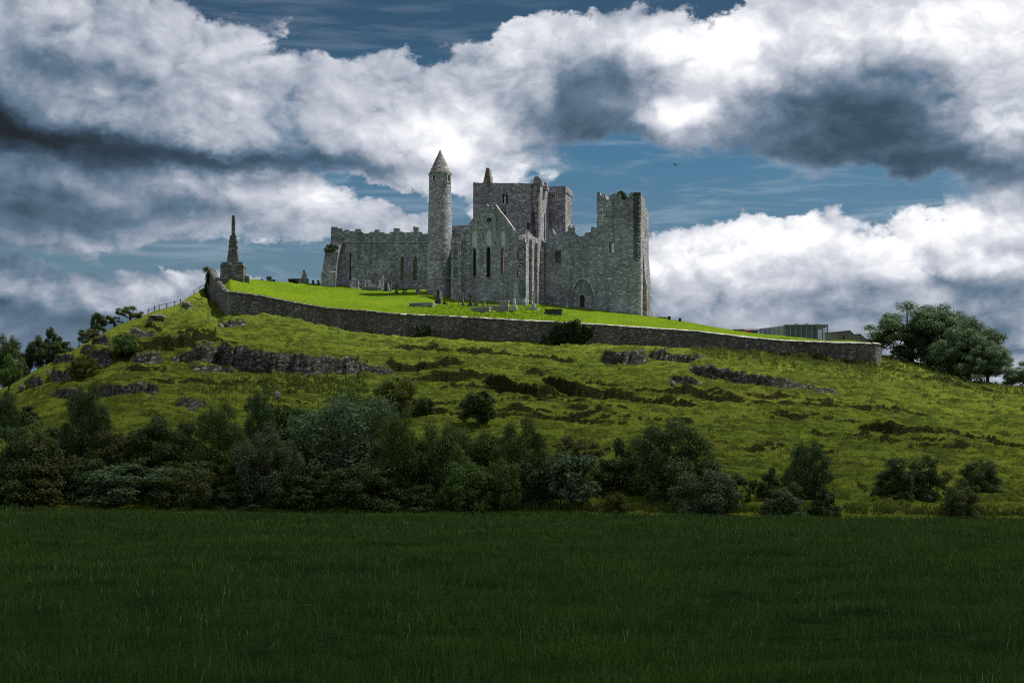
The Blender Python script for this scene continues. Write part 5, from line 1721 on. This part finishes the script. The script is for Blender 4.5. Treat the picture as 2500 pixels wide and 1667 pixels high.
# ------------------------------------------------------------------ obelisk monument on the left
def build_monument():
    d = 250.0
    k = d / F
    p = P(570, 684, d)
    gz = ground(p.x, p.y)
    root = empty('stone_monument', (p.x, p.y, gz), 0.0)
    tag(root, 'tall stepped stone monument with broken shaft beside the wall\'s upper corner', 'monument')
    Z = lambda v: zof(570, v, d) - gz

    def blk(name, wpx, v0, v1, mat, top=1.0, dep=None, parent=root):
        mb = MB()
        w = wpx * k / 2
        dd = (dep or wpx * 0.8) * k / 2
        mb.box((-w, -dd, Z(v1)), (w, dd, Z(v0)), top=top)
        return mb.build(name, mat, parent)
    blk('footing', 57, 672, 700, M['monument'], 1.0, 40)
    b = blk('plinth', 55, 653.6, 671.9, M['monument'], 1.0, 40)
    blk('plinth_moulding', 57, 650.6, 653.5, M['monument'], 1.0, 42, parent=b)
    blk('plinth_step', 54, 646.5, 650.5, M['monument'], 0.97, 40)
    blk('plinth_cap', 52, 642.5, 646.4, M['monument'], 0.95, 38)
    # tapered lower die in courses
    v, w = 642.4, 27.5
    n = 9
    for i in range(n):
        h = (642.4 - 605) / n
        w2 = 27.5 + (19.5 - 27.5) * (i + 1) / n
        blk('course', w, v - h + 0.25, v, M['monument'], w2 / w, w * .9)
        v -= h
        w = w2
    blk('collar', 21.5, 602, 604.9, M['monument'], 0.97, 19)
    blk('upper_die', 18.5, 591.5, 601.9, M['monument'], 0.94, 16)
    blk('upper_collar', 19.5, 588.8, 591.4, M['monument'], 0.95, 17)
    blk('shaft_base', 17.5, 575.8, 588.7, M['monument'], 0.86, 15)
    blk('broken_shaft', 8.6, 528, 575.7, M['monument'], 0.86, 7.5)
    blk('shaft_tip', 6.6, 526.3, 527.9, M['grave_dark'], 0.8, 6)
    m2 = MB()
    m2.box((28.7 * k, -8 * k, Z(690)), (39 * k, 8 * k, Z(674)), top=0.9)
    m2.build('side_block', M['monument'], root)


build_monument()


# ------------------------------------------------------------------ gravestones
def cross_mesh(W, H, T, ring=False, base=0.3, head=0.62):
    """latin or ringed cross of width W, height H; base plinth takes the lower share"""
    mb = MB()
    s = W * 0.16
    hb = H * base
    zc = H * (base + (1 - base) * head)
    mb.box((-W * .42, -T * .9, -0.35), (W * .42, T * .9, hb * .55), top=.92)
    mb.box((-W * .28, -T * .6, hb * .55 + .002), (W * .28, T * .6, hb), top=.9)
    mb.box((-s, -T * .32, hb + .002), (s, T * .32, H), top=.85)
    mb.box((-W * .5, -T * .29, zc - s), (W * .5, T * .29, zc + s), top=1.0)
    if ring:
        n, r0, r1 = 14, W * .30, W * .42
        for k in range(n):
            a0, a1 = 2 * math.pi * k / n, 2 * math.pi * (k + 1) / n
            vs = [(r * math.cos(a), y, zc + r * math.sin(a)) for y in (-T * .2, T * .2) for r, a in ((r0, a0), (r1, a0), (r1, a1), (r0, a1))]
            mb.add(vs, [(0, 1, 2, 3), (7, 6, 5, 4), (0, 4, 5, 1), (1, 5, 6, 2), (2, 6, 7, 3), (3, 7, 4, 0)])
    return mb


def before_walls(u):
    return float(np.interp(u, [600, 850, 1035, 1045, 1110, 1130, 1285, 1305, 1340, 1460], [300, 266, 262, 254.5, 254.5, 254.5, 250.5, 252, 260, 259]))


def marker(kind, u, vt, vb, w, label, mat='grave', lean=0.0, d=None, dmin=226.0, cat='gravestone', grp='gravestones on the lawn'):
    """upright memorial whose foot is at pixel (u, vb)"""
    p = at(u, vb, dmin, min(d or hit(u, vb, dmin), before_walls(u)))
    k = p.y / F
    H, W = (vb - vt) * k, w * k
    o = None
    rz = math.radians(-10)
    if kind in ('cross', 'ring'):
        mb = cross_mesh(W, H, max(W * .5, 0.3), kind == 'ring', 0.28)
    elif kind == 'shaft':                       # slim cross on a long shaft
        mb = cross_mesh(max(W, 0.45), H, 0.3, False, 0.14, 0.8)
    elif kind == 'slab':
        mb = MB()
        T = 0.16
        pr = [(-W / 2, -.3), (W / 2, -.3), (W / 2, H * .82), (W * .32, H * .95), (0, H), (-W * .32, H * .95), (-W / 2, H * .82)]
        n = len(pr)
        mb.add([(x, -T, z) for x, z in pr] + [(x, T, z) for x, z in pr], [tuple(range(n)), tuple(reversed(range(n, 2 * n)))] + [(i, n + i, n + (i + 1) % n, (i + 1) % n) for i in range(n)])
        mb.box((-W * .62, -T * 1.9, -.3), (W * .62, T * 1.9, 0.10))
    elif kind == 'obelisk':
        mb = MB()
        mb.box((-W / 2, -W / 2, -.4), (W / 2, W / 2, H * .18))
        mb.box((-W * .38, -W * .38, H * .18), (W * .38, W * .38, H * .34), top=.95)
        mb.box((-W * .28, -W * .28, H * .34), (W * .28, W * .28, H * .95), top=.72)
        mb.box((-W * .20, -W * .20, H * .95), (W * .20, W * .20, H), top=.1)
    elif kind == 'statue':
        mb = MB()
        mb.box((-W * .5, -W * .4, -.4), (W * .5, W * .4, H * .40), top=.92)
        mb.lathe([(W * .30, H * .40), (W * .33, H * .5), (W * .22, H * .66), (W * .27, H * .76), (W * .13, H * .83), (W * .12, H * .86), (W * .15, H * .91), (W * .12, H * .97), (W * .03, H)], 10)
        mb.tube([(W * .2, 0, H * .74), (W * .42, -W * .1, H * .80), (W * .5, -W * .15, H * .96)], [W * .09, W * .07, W * .05], 6)
    o = mb.build({'cross': 'stone_cross', 'ring': 'ringed_cross', 'shaft': 'slim_cross', 'slab': 'headstone', 'obelisk': 'obelisk', 'statue': 'statue'}[kind], M[mat])
    o.location = p
    o.rotation_euler = (0, lean, rz)
    return tag(o, label, cat, grp)


def box_tomb(u0, u1, vt, vb, label, mat='grave', dep=1.2, dmin=226.0, d=None, legs=False, low=False):
    p = at((u0 + u1) / 2, vb, dmin, d)
    k = p.y / F
    W, H = (u1 - u0) * k, (vb - vt) * k
    root = empty('table_tomb' if not low else 'kerbed_grave', p, math.radians(-10))
    tag(root, label, 'tomb', 'tombs and kerbed plots on the lawn')
    mb = MB(); mb.box((-W / 2 - .08, -dep / 2 - .08, H - .16), (W / 2 + .08, dep / 2 + .08, H), top=.99); mb.build('top_slab', M[mat] if mat != 'grave' else M['dressed'], root)
    if legs:
        for i, x in enumerate((-W * .45, -W * .16, W * .16, W * .34, W * .45)):
            mb = MB(); mb.box((x - .13, -dep / 2, -.5), (x + .13, dep / 2, H - .162)); mb.build('leg', M[mat], root)
        mb = MB(); mb.box((-W * .44, dep * .2, -.4), (-W * .0, dep * .35, H - .165)); mb.build('side_panel', M[mat], root)
    else:
        mb = MB(); mb.box((-W / 2, -dep / 2, -.9), (W / 2, dep / 2, H - .162)); mb.build('chest', M[mat], root)
    return root


G = [
    ('ring', 655.5, 675, 684.5, 8, 'small ringed cross silhouetted on the lawn skyline right of the monument', 'grave_dark', 0),
    ('slab', 661.3, 675, 688, 2.6, 'narrow upright stone right beside the skyline ringed cross', 'grave_dark', 0),
    ('slab', 668.5, 681, 686, 5, 'short stub stone on the skyline, right of the narrow upright stone', 'grave_dark', 0),
    ('slab', 640.3, 681.5, 685, 2.4, 'tiny stone on the skyline, left of the skyline ringed cross', 'grave_dark', 0),
    ('slab', 765, 684, 693.5, 3.4, 'first leaning slab on the skyline right of the small obelisk', 'grave_dark', -.14),
    ('slab', 778, 684, 694.5, 3.4, 'second leaning slab on the skyline, nearer the ruin', 'grave_dark', -.14),
    ('shaft', 856.5, 681, 700, 4, 'slim cross nearest the ruin\'s left buttress', 'dressed', 0),
    ('shaft', 860.6, 669, 697, 4, 'tall slim cross, second from the ruin\'s left buttress', 'dressed', .05),
    ('shaft', 866.5, 671, 697, 4.4, 'tall mossy cross, third from the ruin\'s left buttress', 'grave', 0),
    ('cross', 874.8, 679, 700, 4.5, 'pale cross, fourth from the ruin\'s left buttress', 'dressed', 0),
    ('cross', 892, 680, 701, 4.6, 'pale cross standing behind the left end of the long flat tomb', 'dressed', 0),
    ('shaft', 900.5, 678, 701, 6, 'tall pale cross behind the middle of the long flat tomb', 'dressed', 0),
    ('slab', 905.8, 685, 701, 3, 'narrow headstone right of the tall pale cross by the flat tomb', 'grave', 0),
    ('slab', 912, 687.5, 701, 5.5, 'squat headstone behind the right half of the long flat tomb', 'grave', 0),
    ('slab', 927.4, 680.5, 706, 4, 'tall narrow pillar stone at the right end of the long flat tomb', 'dressed', 0),
    ('ring', 935, 663, 700, 8, 'tallest ringed cross before the choir wall', 'dressed', 0),
    ('slab', 943, 686.5, 705, 7, 'broad dark headstone right of the tallest ringed cross', 'grave_dark', 0),
    ('slab', 949.3, 685, 704, 3, 'leaning pale headstone between the tallest ringed cross and the lancets', 'dressed', -.12),
    ('shaft', 955, 679, 705, 3.4, 'slim mossy cross left of the two choir lancets', 'grave', 0),
    ('cross', 968, 694, 717, 8, 'dark cross on a stepped base standing forward on the lawn', 'grave_dark', 0),
    ('slab', 986, 704, 715, 2.4, 'thin dark post-like stone on the lawn before the choir lancets', 'grave_dark', 0),
    ('cross', 991.4, 706, 717, 4.4, 'little dark cross beside the thin post-like stone', 'grave_dark', 0),
    ('slab', 1020, 699, 717, 7.5, 'broad grey headstone just left of the round tower', 'grave', 0),
    ('shaft', 1023.6, 684, 705, 4, 'slim pale cross by the wall left of the round tower', 'dressed', 0),
    ('shaft', 1029.6, 685, 705, 4, 'slim pale cross closest to the round tower', 'dressed', 0),
    ('obelisk', 1070, 706, 741, 11, 'tall dark obelisk stone standing before the round tower', 'grave_dark', 0),
    ('statue', 1076.5, 711, 733, 7.5, 'white statue with raised arm on a pedestal before the round tower', 'marble', 0),
    ('slab', 1085.3, 736, 743, 5.5, 'small dark headstone right of the tall dark obelisk stone', 'grave_dark', 0),
    ('ring', 1113, 717, 736, 9, 'pale ringed cross before the left turret', 'grave', 0),
    ('shaft', 1130, 714, 746, 9, 'tall mossy cross on a broad base inside the railing', 'grave', 0),
    ('cross', 1148.5, 715.5, 747, 9, 'dark crucifix with pale top right of the railing', 'grave_dark', 0),
    ('slab', 1161.8, 734, 748, 8.5, 'wide headstone below the left lancet of the gable', 'grave', 0),
    ('ring', 1183, 724.5, 749, 6.5, 'small ringed cross on a block below the middle lancet', 'dressed', 0),
    ('obelisk', 1256, 731, 756, 10, 'pale pointed memorial between the large cross and the corner plinth', 'dressed', 0),
    ('shaft', 1385, 721, 744, 4, 'thin pale cross left of the blocked arch', 'dressed', 0),
]
for kd, u, vt, vb, w, lab, mt, ln in G:
    marker(kd, u, vt, vb, w * 1.3, lab, mt, ln)
marker('shaft', 1231.5, 701, 742, 13, 'largest cross monument, on a blocky base below the right lancet', 'grave')
marker('cross', 1303, 712, 752, 11, 'tall crucifix on a square base before the transept corner', 'grave')
box_tomb(885, 926, 701, 708, 'long flat tomb on the lawn before the choir wall')
box_tomb(706, 732, 682, 691, 'table tomb on legs on the skyline left of the small obelisk', 'grave_dark', 1.3, legs=True)
box_tomb(1332, 1372, 757, 767, 'plain dark chest tomb on the lawn below the nave wall', 'grave_dark', 1.6)
box_tomb(1002, 1060, 741, 748, 'long low kerbed grave before the round tower', 'grave', 2.2, low=True)
box_tomb(1152, 1197, 752, 758.5, 'low kerbed grave below the left and middle lancets', 'grave', 1.8, low=True)
box_tomb(1200, 1243, 752, 759, 'low kerbed grave at the foot of the largest cross monument', 'grave', 1.8, low=True)
box_tomb(1275, 1314, 752.5, 757, 'flat pale ledger slab at the foot of the tall crucifix', 'dressed', 1.8, low=True)
box_tomb(1222, 1242, 736, 752, 'blocky stepped base of boulders behind the largest cross monument', 'grave', 1.2)
# small obelisk on a wide base, left of the ruin
p = at(743, 691.5, 226)
k = p.y / F
root = empty('small_obelisk', p, math.radians(-8))
tag(root, 'small truncated obelisk on a square base, on the skyline between monument and ruin', 'monument')
for nm, w, z0, z1, tp, mt in (('base', 16.5, -6, 9.0, 1, 'grave'), ('base_cap', 19.5, 9.02, 10.2, .97, 'dressed'), ('step', 13, 10.22, 14, .8, 'grave'), ('tapered_shaft', 9.6, 14.02, 31, .58, 'grave')):
    mb = MB(); mb.box((-w * k / 2, -w * k / 2, z0 * k), (w * k / 2, w * k / 2, z1 * k), top=tp); mb.build(nm, M[mt], root)


def railing(us, v0, v1, rails, label, dmin=226.0):
    pts = [at(u, v1, dmin) for u in us]
    root = empty('iron_railing', pts[0])
    tag(root, label, 'railing', 'railings round the graves')
    k = pts[0].y / F
    H = (v1 - v0) * k
    for q in pts:
        mb = MB(); mb.box((-.05, -.05, -.3), (.05, .05, H)); o = mb.build('post', M['iron'], root); o.location = q - pts[0]
    for r in rails:
        for a, b in zip(pts[:-1], pts[1:]):
            z = H * r
            mb = MB(); mb.tube([a - pts[0] + Vector((0, 0, z)), b - pts[0] + Vector((0, 0, z))], [.035, .035], 5); mb.build('rail', M['iron'], root)


railing((1093, 1101, 1106, 1119.5, 1130, 1141.6), 736, 747.5, (.35, .8), 'dark iron railing round the plot below the left turret')
railing((1177, 1190.5, 1207.5, 1223), 743, 751.5, (.3, .75), 'dark iron railing round the plot below the middle lancet')


# ------------------------------------------------------------------ fences
def rail_fence(pts, top, label, rails, name='timber_fence'):
    """posts at (u, d) on the ground; rails = list of (index a, index b, height a, height b)"""
    base = [Vector((xof(u, d), d, ground(xof(u, d), d))) for u, d in pts]
    root = empty(name, base[0])
    tag(root, label, 'fence')
    for q, h in zip(base, top):
        mb = MB(); mb.box((-.06, -.06, -.4), (.06, .06, h), top=.9); o = mb.build('post', M['wood'], root); o.location = q - base[0]; o.rotation_euler = (RNG.uniform(-.06, .06), RNG.uniform(-.08, .08), RNG.uniform(0, 1))
    for a, b, ha, hb in rails:
        mb = MB(); mb.tube([base[a] - base[0] + Vector((0, -.12, ha)), base[b] - base[0] + Vector((0, -.12, hb))], [.06, .05], 5); mb.build('rail', M['wood'], root)


rail_fence([(340, 221), (361.5, 224), (377, 226), (389, 228.5), (406.5, 232), (426, 236.5), (440, 240)], [.6, 1.0, 1.0, .95, .9, .95, .8], 'broken timber rail fence climbing the left skyline to the wall',
           [(1, 2, .45, .55), (2, 3, .5, .6), (3, 4, .75, .8), (4, 5, .75, .8), (5, 6, .7, .6)])
rail_fence([(474, 251), (488, 256.5), (500, 261)], [.8, .9, .9], 'short length of rail fence meeting the upper corner of the wall', [(0, 1, .7, .75), (1, 2, .75, .8)])
rail_fence([(171.5, 200.5), (193, 202.5)], [1.2, .7], 'two thin posts on the left skyline below the column-shaped tree', [])
for u, vt, d, lab in ((70, 1213, 100.6, 'thin pale post before the olive brambles at the hedge\'s left end'), (656, 1199, 100.6, 'thin pale post before the pale willow'),
                      (1758, 1220, 100.5, 'thin post before the broad pale-leaved bush'), (2267, 1250, 100.5, 'short post at the far right of the meadow edge')):
    x = xof(u, d)
    g = ground(x, d)
    mb = MB(); mb.tube([(0, 0, -.3), (0, 0, zof(u, vt, d) - g)], [.035, .03], 6); mb.box((-.05, -.05, zof(u, vt, d) - g), (.05, .05, zof(u, vt, d) - g + .04))
    o = mb.build('fence_post', M['wood']); o.location = (x, d, g); tag(o, lab, 'post', 'thin posts along the meadow edge')
# railing at the right foot of the tall tower
pts = [(1545, 768.5), (1560, 770), (1576, 772.5), (1592, 775), (1606, 777.5)]
base = [at(u, v, 226) for u, v in pts]
root = empty('guard_rail', base[0]); tag(root, 'light metal guard rail at the right foot of the tall tower', 'railing')
for q in base:
    mb = MB(); mb.box((-.06, -.06, -.3), (.06, .06, .95)); o = mb.build('post', M['dressed'], root); o.location = q - base[0]
for h in (.5, .9):
    for a, b in zip(base[:-1], base[1:]):
        mb = MB(); mb.tube([a - base[0] + Vector((0, 0, h)), b - base[0] + Vector((0, 0, h))], [.03, .03], 5); mb.build('rail', M['dressed'], root)
for u, v, lab in ((1634, 776.5, 'left of two small dark bins on the lawn skyline right of the tower'), (1660, 781, 'right of two small dark bins on the lawn skyline right of the tower')):
    q = at(u, v + 4, 226)
    mb = MB(); mb.lathe([(.24, -.2), (.28, .5), (.30, .55), (.22, .62)], 10); o = mb.build('bin', M['iron']); o.location = q; tag(o, lab, 'bin', 'bins on the lawn')


# ------------------------------------------------------------------ modern and old buildings beyond the right end of the lawn
def build_screen_building():
    d = 272.0
    FP = Plane(1965, d, 4.0)
    root = empty('slatted_building', FP.px(1965, 830)); tag(root, 'blue-grey slatted modern building behind the right end of the lawn', 'building')
    inv = Matrix.Translation(-root.location)

    def ad(o):
        o.parent = root; o.matrix_parent_inverse = inv
        return o
    s0, s1 = FP.s(1916), FP.s(2021)
    zt, zb = FP.sz(1965, 795)[1], FP.sz(1965, 850)[1]
    ad(mass('core', FP, s0 + .1, s1 - 1.9, 0.4, 7, zb, zt - .25, M['claddark'], None))
    for k in range(9):                                  # uprights
        u = 1916.8 + k * 13
        ad(mass('upright', FP, FP.s(u) - .1, FP.s(u) + .1, -.12, .12, zb, zt, M['cladding'], None))
    for k in range(9):                                  # horizontal slats
        z = zt - .12 - k * .36
        if z < zb + .3:
            break
        ad(mass('slat', FP, s0, s1, .13, .22, z - .09, z + .09, M['cladding'], None))
    ad(mass('roof_edge', FP, s0 - .1, s1 + .1, -.2, 7.2, zt + .01, zt + .22, M['cladding'], None))
    for a, b, v, mt in ((1936, 1942, 792, 'slate'), (1943, 1951, 788.5, 'slate'), (1961, 1967, 792, 'slate'), (1968, 1976, 788.5, 'slate'), (1987, 1992, 792, 'slate'), (1992.5, 2001, 788.8, 'slate')):
        ad(mass('roof_unit', FP, FP.s(a), FP.s(b), 1.5, 3.0, zt + .23, FP.sz(a, v)[1], M[mt], None))
    # wing running back to the left, of upright boards under a sloping eave
    for k in range(17):
        t0, t1 = k / 17, (k + .9) / 17
        ua, ub = 1915.5 + (1852 - 1915.5) * t0, 1915.5 + (1852 - 1915.5) * t1
        da, db = d + 30 * t0, d + 30 * t1
        va, vb_ = 795 + (802.5 - 795) * t0, 795 + (802.5 - 795) * t1
        A, B = P(ua, va, da), P(ub, vb_, db)
        mb = MB()
        dn = Vector((0, 0, -7))
        q = Vector((0.0, 0.35, 0))
        vs = [A, B, B + dn, A + dn, A + q, B + q, B + dn + q, A + dn + q]
        mb.add(vs, [(0, 1, 2, 3), (7, 6, 5, 4), (0, 4, 5, 1), (2, 6, 7, 3), (1, 5, 6, 2), (0, 3, 7, 4)])
        ad(mb.build('board', M['cladding' if k % 3 else 'render'], None))
    return root


def roofed(name, label, u0, u1, vt, vm, d, wallm, roofm):
    """small far house: wall and pitched roof, eaves at vm, ridge at vt"""
    pl = Plane((u0 + u1) / 2, d, 5.0)
    s0, s1 = pl.s(u0), pl.s(u1)
    zt, zm = pl.sz(u0, vt)[1], pl.sz(u0, vm)[1]
    root = empty(name, pl.w((s0 + s1) / 2, zm - 4)); tag(root, label, 'building', 'low roofs beyond the lawn')
    inv = Matrix.Translation(-root.location)
    w_ = mass('wall', pl, s0, s1, 0.3, 5.5, zm - 6, zm, M[wallm], root); w_.matrix_parent_inverse = inv
    mb = MB()
    v = [pl.w(s, z, t) for s in (s0 - .3, s1 + .3) for t, z in ((0, zm), (2.9, zt), (5.8, zm), (2.9, zm - .05))]
    mb.add(v, [(0, 4, 5, 1), (1, 5, 6, 2), (2, 6, 7, 3), (3, 7, 4, 0), (0, 1, 2, 3), (7, 6, 5, 4)])
    r_ = mb.build('roof', M[roofm], root); r_.matrix_parent_inverse = inv


build_screen_building()
roofed('low_house', 'low slate-roofed house, left of two beyond the lawn crest', 1795, 1820, 799.5, 804, 296, 'render', 'slate')
roofed('low_house', 'low slate-roofed house with dark gable next to the slatted building', 1822, 1850, 799, 806, 290, 'claddark', 'slate')
# stone outbuilding with stepped roofline
OP = Plane(2075, 268, 5.0)
root = empty('stone_outbuilding', OP.px(2075, 840)); tag(root, 'stone outbuilding with stepped sloping roofline behind the wall\'s right end', 'building')
inv = Matrix.Translation(-root.location)
wl = wall('wall', OP, [(2016, 860), (2136, 860), (2136, 836), (2131, 834), (2111.5, 828), (2100, 817.5), (2085, 818.5), (2075, 808.5), (2016, 814.5)], [(rect(2057.5, 2062, 818.5, 836), .3)], .8, M['render'], root)
wl.matrix_parent_inverse = inv
for a, b in (((2015, 814.5), (2046, 811.3)), ((2046, 811.3), (2076, 808)), ((2075.5, 808.5), (2085.5, 818.5)), ((2085.5, 818.2), (2100.5, 816.8)), ((2100.5, 817), (2112, 828)), ((2112, 827.6), (2133, 834))):
    q = slab('coping', OP, [a, b, (b[0], b[1] - 1.8), (a[0], a[1] - 1.8)], -.2, 1.2, M['tile'], root); q.matrix_parent_inverse = inv
mb = MB()
vs = [OP.px(2021, 806.5, 4), OP.px(2083, 802.5, 4), OP.px(2094, 814, 4), OP.px(2106.5, 811.8, 4), OP.px(2136, 836, 4)]
vf = [OP.px(2018, 812.6, 1.25), OP.px(2076, 806.4, 1.25), OP.px(2087, 817, 1.25), OP.px(2101, 815.4, 1.25), OP.px(2134, 835, 1.25)]
for i in range(4):
    mb.add([vf[i], vf[i + 1], vs[i + 1], vs[i], vf[i] - Vector((0, 0, .2)), vf[i + 1] - Vector((0, 0, .2)), vs[i + 1] - Vector((0, 0, .2)), vs[i] - Vector((0, 0, .2))], [(0, 1, 2, 3), (7, 6, 5, 4), (0, 4, 5, 1), (1, 5, 6, 2), (2, 6, 7, 3), (3, 7, 4, 0)])
r_ = mb.build('roof', M['tile'], root); r_.matrix_parent_inverse = inv
dd = slab('door', OP, rect(2057.7, 2061.8, 818.7, 836), .12, .2, M['door'], root); dd.matrix_parent_inverse = inv
# little red vehicle by the low roofs
q = P(1826, 810, 262)
gz = ground(q.x, q.y)
root = empty('small_red_vehicle', (q.x, q.y, min(gz, q.z - .5)), math.radians(20)); tag(root, 'small red vehicle parked beyond the lawn crest beside the low roofs', 'vehicle')
ZV = q.z + .15 - root.location.z
mb = MB(); mb.box((-.55, -.8, .3), (.55, .8, ZV * .62), top=.96); mb.build('body', M['red'], root)
mb = MB(); mb.box((-.48, -.3, ZV * .62 + .002), (.48, .7, ZV + .1), top=.8); mb.build('cab', M['red'], root)
for x in (-.5, .5):
    for y in (-.55, .55):
        mb = MB(); mb.tube([(x - .08, y, .3), (x + .08, y, .3)], [.3, .3], 12); mb.build('wheel', M['rubber'], root)

# ------------------------------------------------------------------ boulders on the slope
def boulder(u, v, w, h, label, seed, mat='rock'):
    p = at(u, v)
    k = p.y / F
    bm = bmesh.new()
    bmesh.ops.create_icosphere(bm, subdivisions=3, radius=1.0)
    r = random.Random(seed)
    planes = [(Vector((r.gauss(0, 1), r.gauss(0, 1), r.gauss(0, .7))).normalized(), r.uniform(.55, .85)) for _ in range(13)]
    for vt in bm.verts:
        for n, dd in planes:                     # flat broken faces
            e = vt.co.dot(n) - dd
            if e > 0:
                vt.co -= n * e * 0.9
        vt.co += vt.co.normalized() * 0.14 * float(gnoise(vt.co.x * 3 + seed, vt.co.y * 3 + vt.co.z * 2, seed))
    me = bpy.data.meshes.new('boulder')
    bm.to_mesh(me)
    bm.free()
    o = link('boulder', me, M[mat])
    o.location = (p.x, p.y, p.z + h * k * .10)
    o.scale = (w * k * .6, w * k * .45, h * k * .75)
    o.rotation_euler = (0, 0, r.uniform(0, 3))
    return tag(o, label, 'boulder', 'boulders on the slope')


for i_, (u, v, w, h, lab) in enumerate([
    (452, 752, 20, 13, 'grey boulder on the left skyline just below the upper fence'), (383, 780, 46, 11, 'long pale flat rock under the broken timber fence'),
    (540, 800, 14, 14, 'rough rock at the foot of the wall\'s left corner'), (677, 967, 24, 17, 'round grassy boulder on the slope below the long rock ledge'),
    (1641, 938, 20, 12, 'pale boulder below the right-hand ledges'), (2268, 1220, 30, 12, 'flat pale rock under the wide thorn on the right slope'),
    (470, 1002, 20, 9, 'small pale slab below the lower left ledge'), (252, 897, 17, 13, 'grey boulder below the two stacked ledges on the left slope'),
    (118, 915, 14, 14, 'upright boulder left of the green rounded bush'), (330, 806, 30, 16, 'white-faced rock right of the spreading hawthorn'),
    (1728, 894, 16, 6, 'thin pale rock at the end of the upper right ledge'), (55, 950, 18, 12, 'grey boulder at the far left end of the slope'),
]):
    boulder(u, v, w, h, lab, i_ + 3)

# ------------------------------------------------------------------ bird
q = P(1648, 403, 300)
mb = MB()
B = [(-.05, .45, 0), (.05, .45, 0), (.10, 0, .03), (.03, -.5, .02), (-.03, -.5, .02), (-.10, 0, .03)]
mb.add([(x, y, z - .05) for x, y, z in B] + [(x, y, z + .06) for x, y, z in B], [tuple(range(6)), tuple(reversed(range(6, 12)))] + [(i, 6 + i, 6 + (i + 1) % 6, (i + 1) % 6) for i in range(6)])
for s in (-1, 1):
    W_ = [(.08 * s, .15, .03), (.5 * s, .22, .22), (1.05 * s, -.08, .10), (.5 * s, -.05, .20), (.08 * s, -.18, .03)]
    mb.add([(x, y, z) for x, y, z in W_] + [(x, y, z + .03) for x, y, z in W_], [tuple(range(5)), tuple(reversed(range(5, 10)))] + [(i, 5 + i, 5 + (i + 1) % 5, (i + 1) % 5) for i in range(5)])
o = mb.build('bird', M['bird']); o.location = q; o.rotation_euler = (.25, .35, .9); o.scale = (.8, .8, .8)
tag(o, 'small dark bird gliding in the blue gap right of the ruin', 'bird')


# ------------------------------------------------------------------ unseen cloud, added to shade the meadow and the foot of the hill
def build_shade_cloud():
    rs = np.random.RandomState(9)
    nr, na = 26, 72
    cx, cy, cz = 170.0, -122.0, 330.0
    co = [(cx, cy, cz + 70), (cx, cy, cz - 12)]
    vs, f = [], []
    for sgn in (1, -1):
        for i in range(1, nr + 1):
            r = i / nr
            for j in range(na):
                a = 2 * math.pi * j / na
                wob = 1 + 0.10 * float(gnoise(math.cos(a) * 2.2, math.sin(a) * 2.2, 77))
                x, y = cx + 520 * wob * r * math.cos(a), cy + 400 * wob * r * math.sin(a)
                y -= 0.22 * (x - cx)                     # edge tilted so the added shade reaches the left flank
                th = CLOUD_T * max(0.0, 1 - r ** 1.8)
                bump = 1 + 0.35 * float(fbm(x / 90.0, y / 90.0, 3, 78))
                z = cz + (th * bump if sgn > 0 else -0.15 * th)
                vs.append((x, y, z))
    n1 = nr * na
    v = co + vs
    T = lambda i, j: 2 + (i - 1) * na + j % na
    Bm = lambda i, j: 2 + n1 + (i - 1) * na + j % na
    for j in range(na):
        f.append((0, T(1, j), T(1, j + 1)))
        f.append((1, Bm(1, j + 1), Bm(1, j)))
        for i in range(1, nr):
            f.append((T(i, j), T(i + 1, j), T(i + 1, j + 1), T(i, j + 1)))
            f.append((Bm(i, j), Bm(i, j + 1), Bm(i + 1, j + 1), Bm(i + 1, j)))
        f.append((T(nr, j), Bm(nr, j), Bm(nr, j + 1), T(nr, j + 1)))
    me = bpy.data.meshes.new('added_shade_cloud')
    me.from_pydata(v, [], f)
    me.update()
    m = bpy.data.materials.new('shade_cloud_vapour')
    m.use_nodes = True
    N = NT(m.node_tree)
    pv = N.n('ShaderNodeVolumePrincipled')
    pv.inputs['Color'].default_value = (0.95, 0.96, 1.0, 1)
    pv.inputs['Density'].default_value = CLOUD_D
    pv.inputs['Anisotropy'].default_value = 0.5
    o_ = N.n('ShaderNodeOutputMaterial')
    m.node_tree.links.new(pv.outputs[0], o_.inputs['Volume'])
    me.materials.append(m)
    o = bpy.data.objects.new('added_shade_cloud', me)
    COL.objects.link(o)
    tag(o, 'unseen broad cumulus added overhead to shade the meadow', 'added_shade_cloud', kind='stuff')


CLOUD_T, CLOUD_D = 145.0, 0.022
build_shade_cloud()
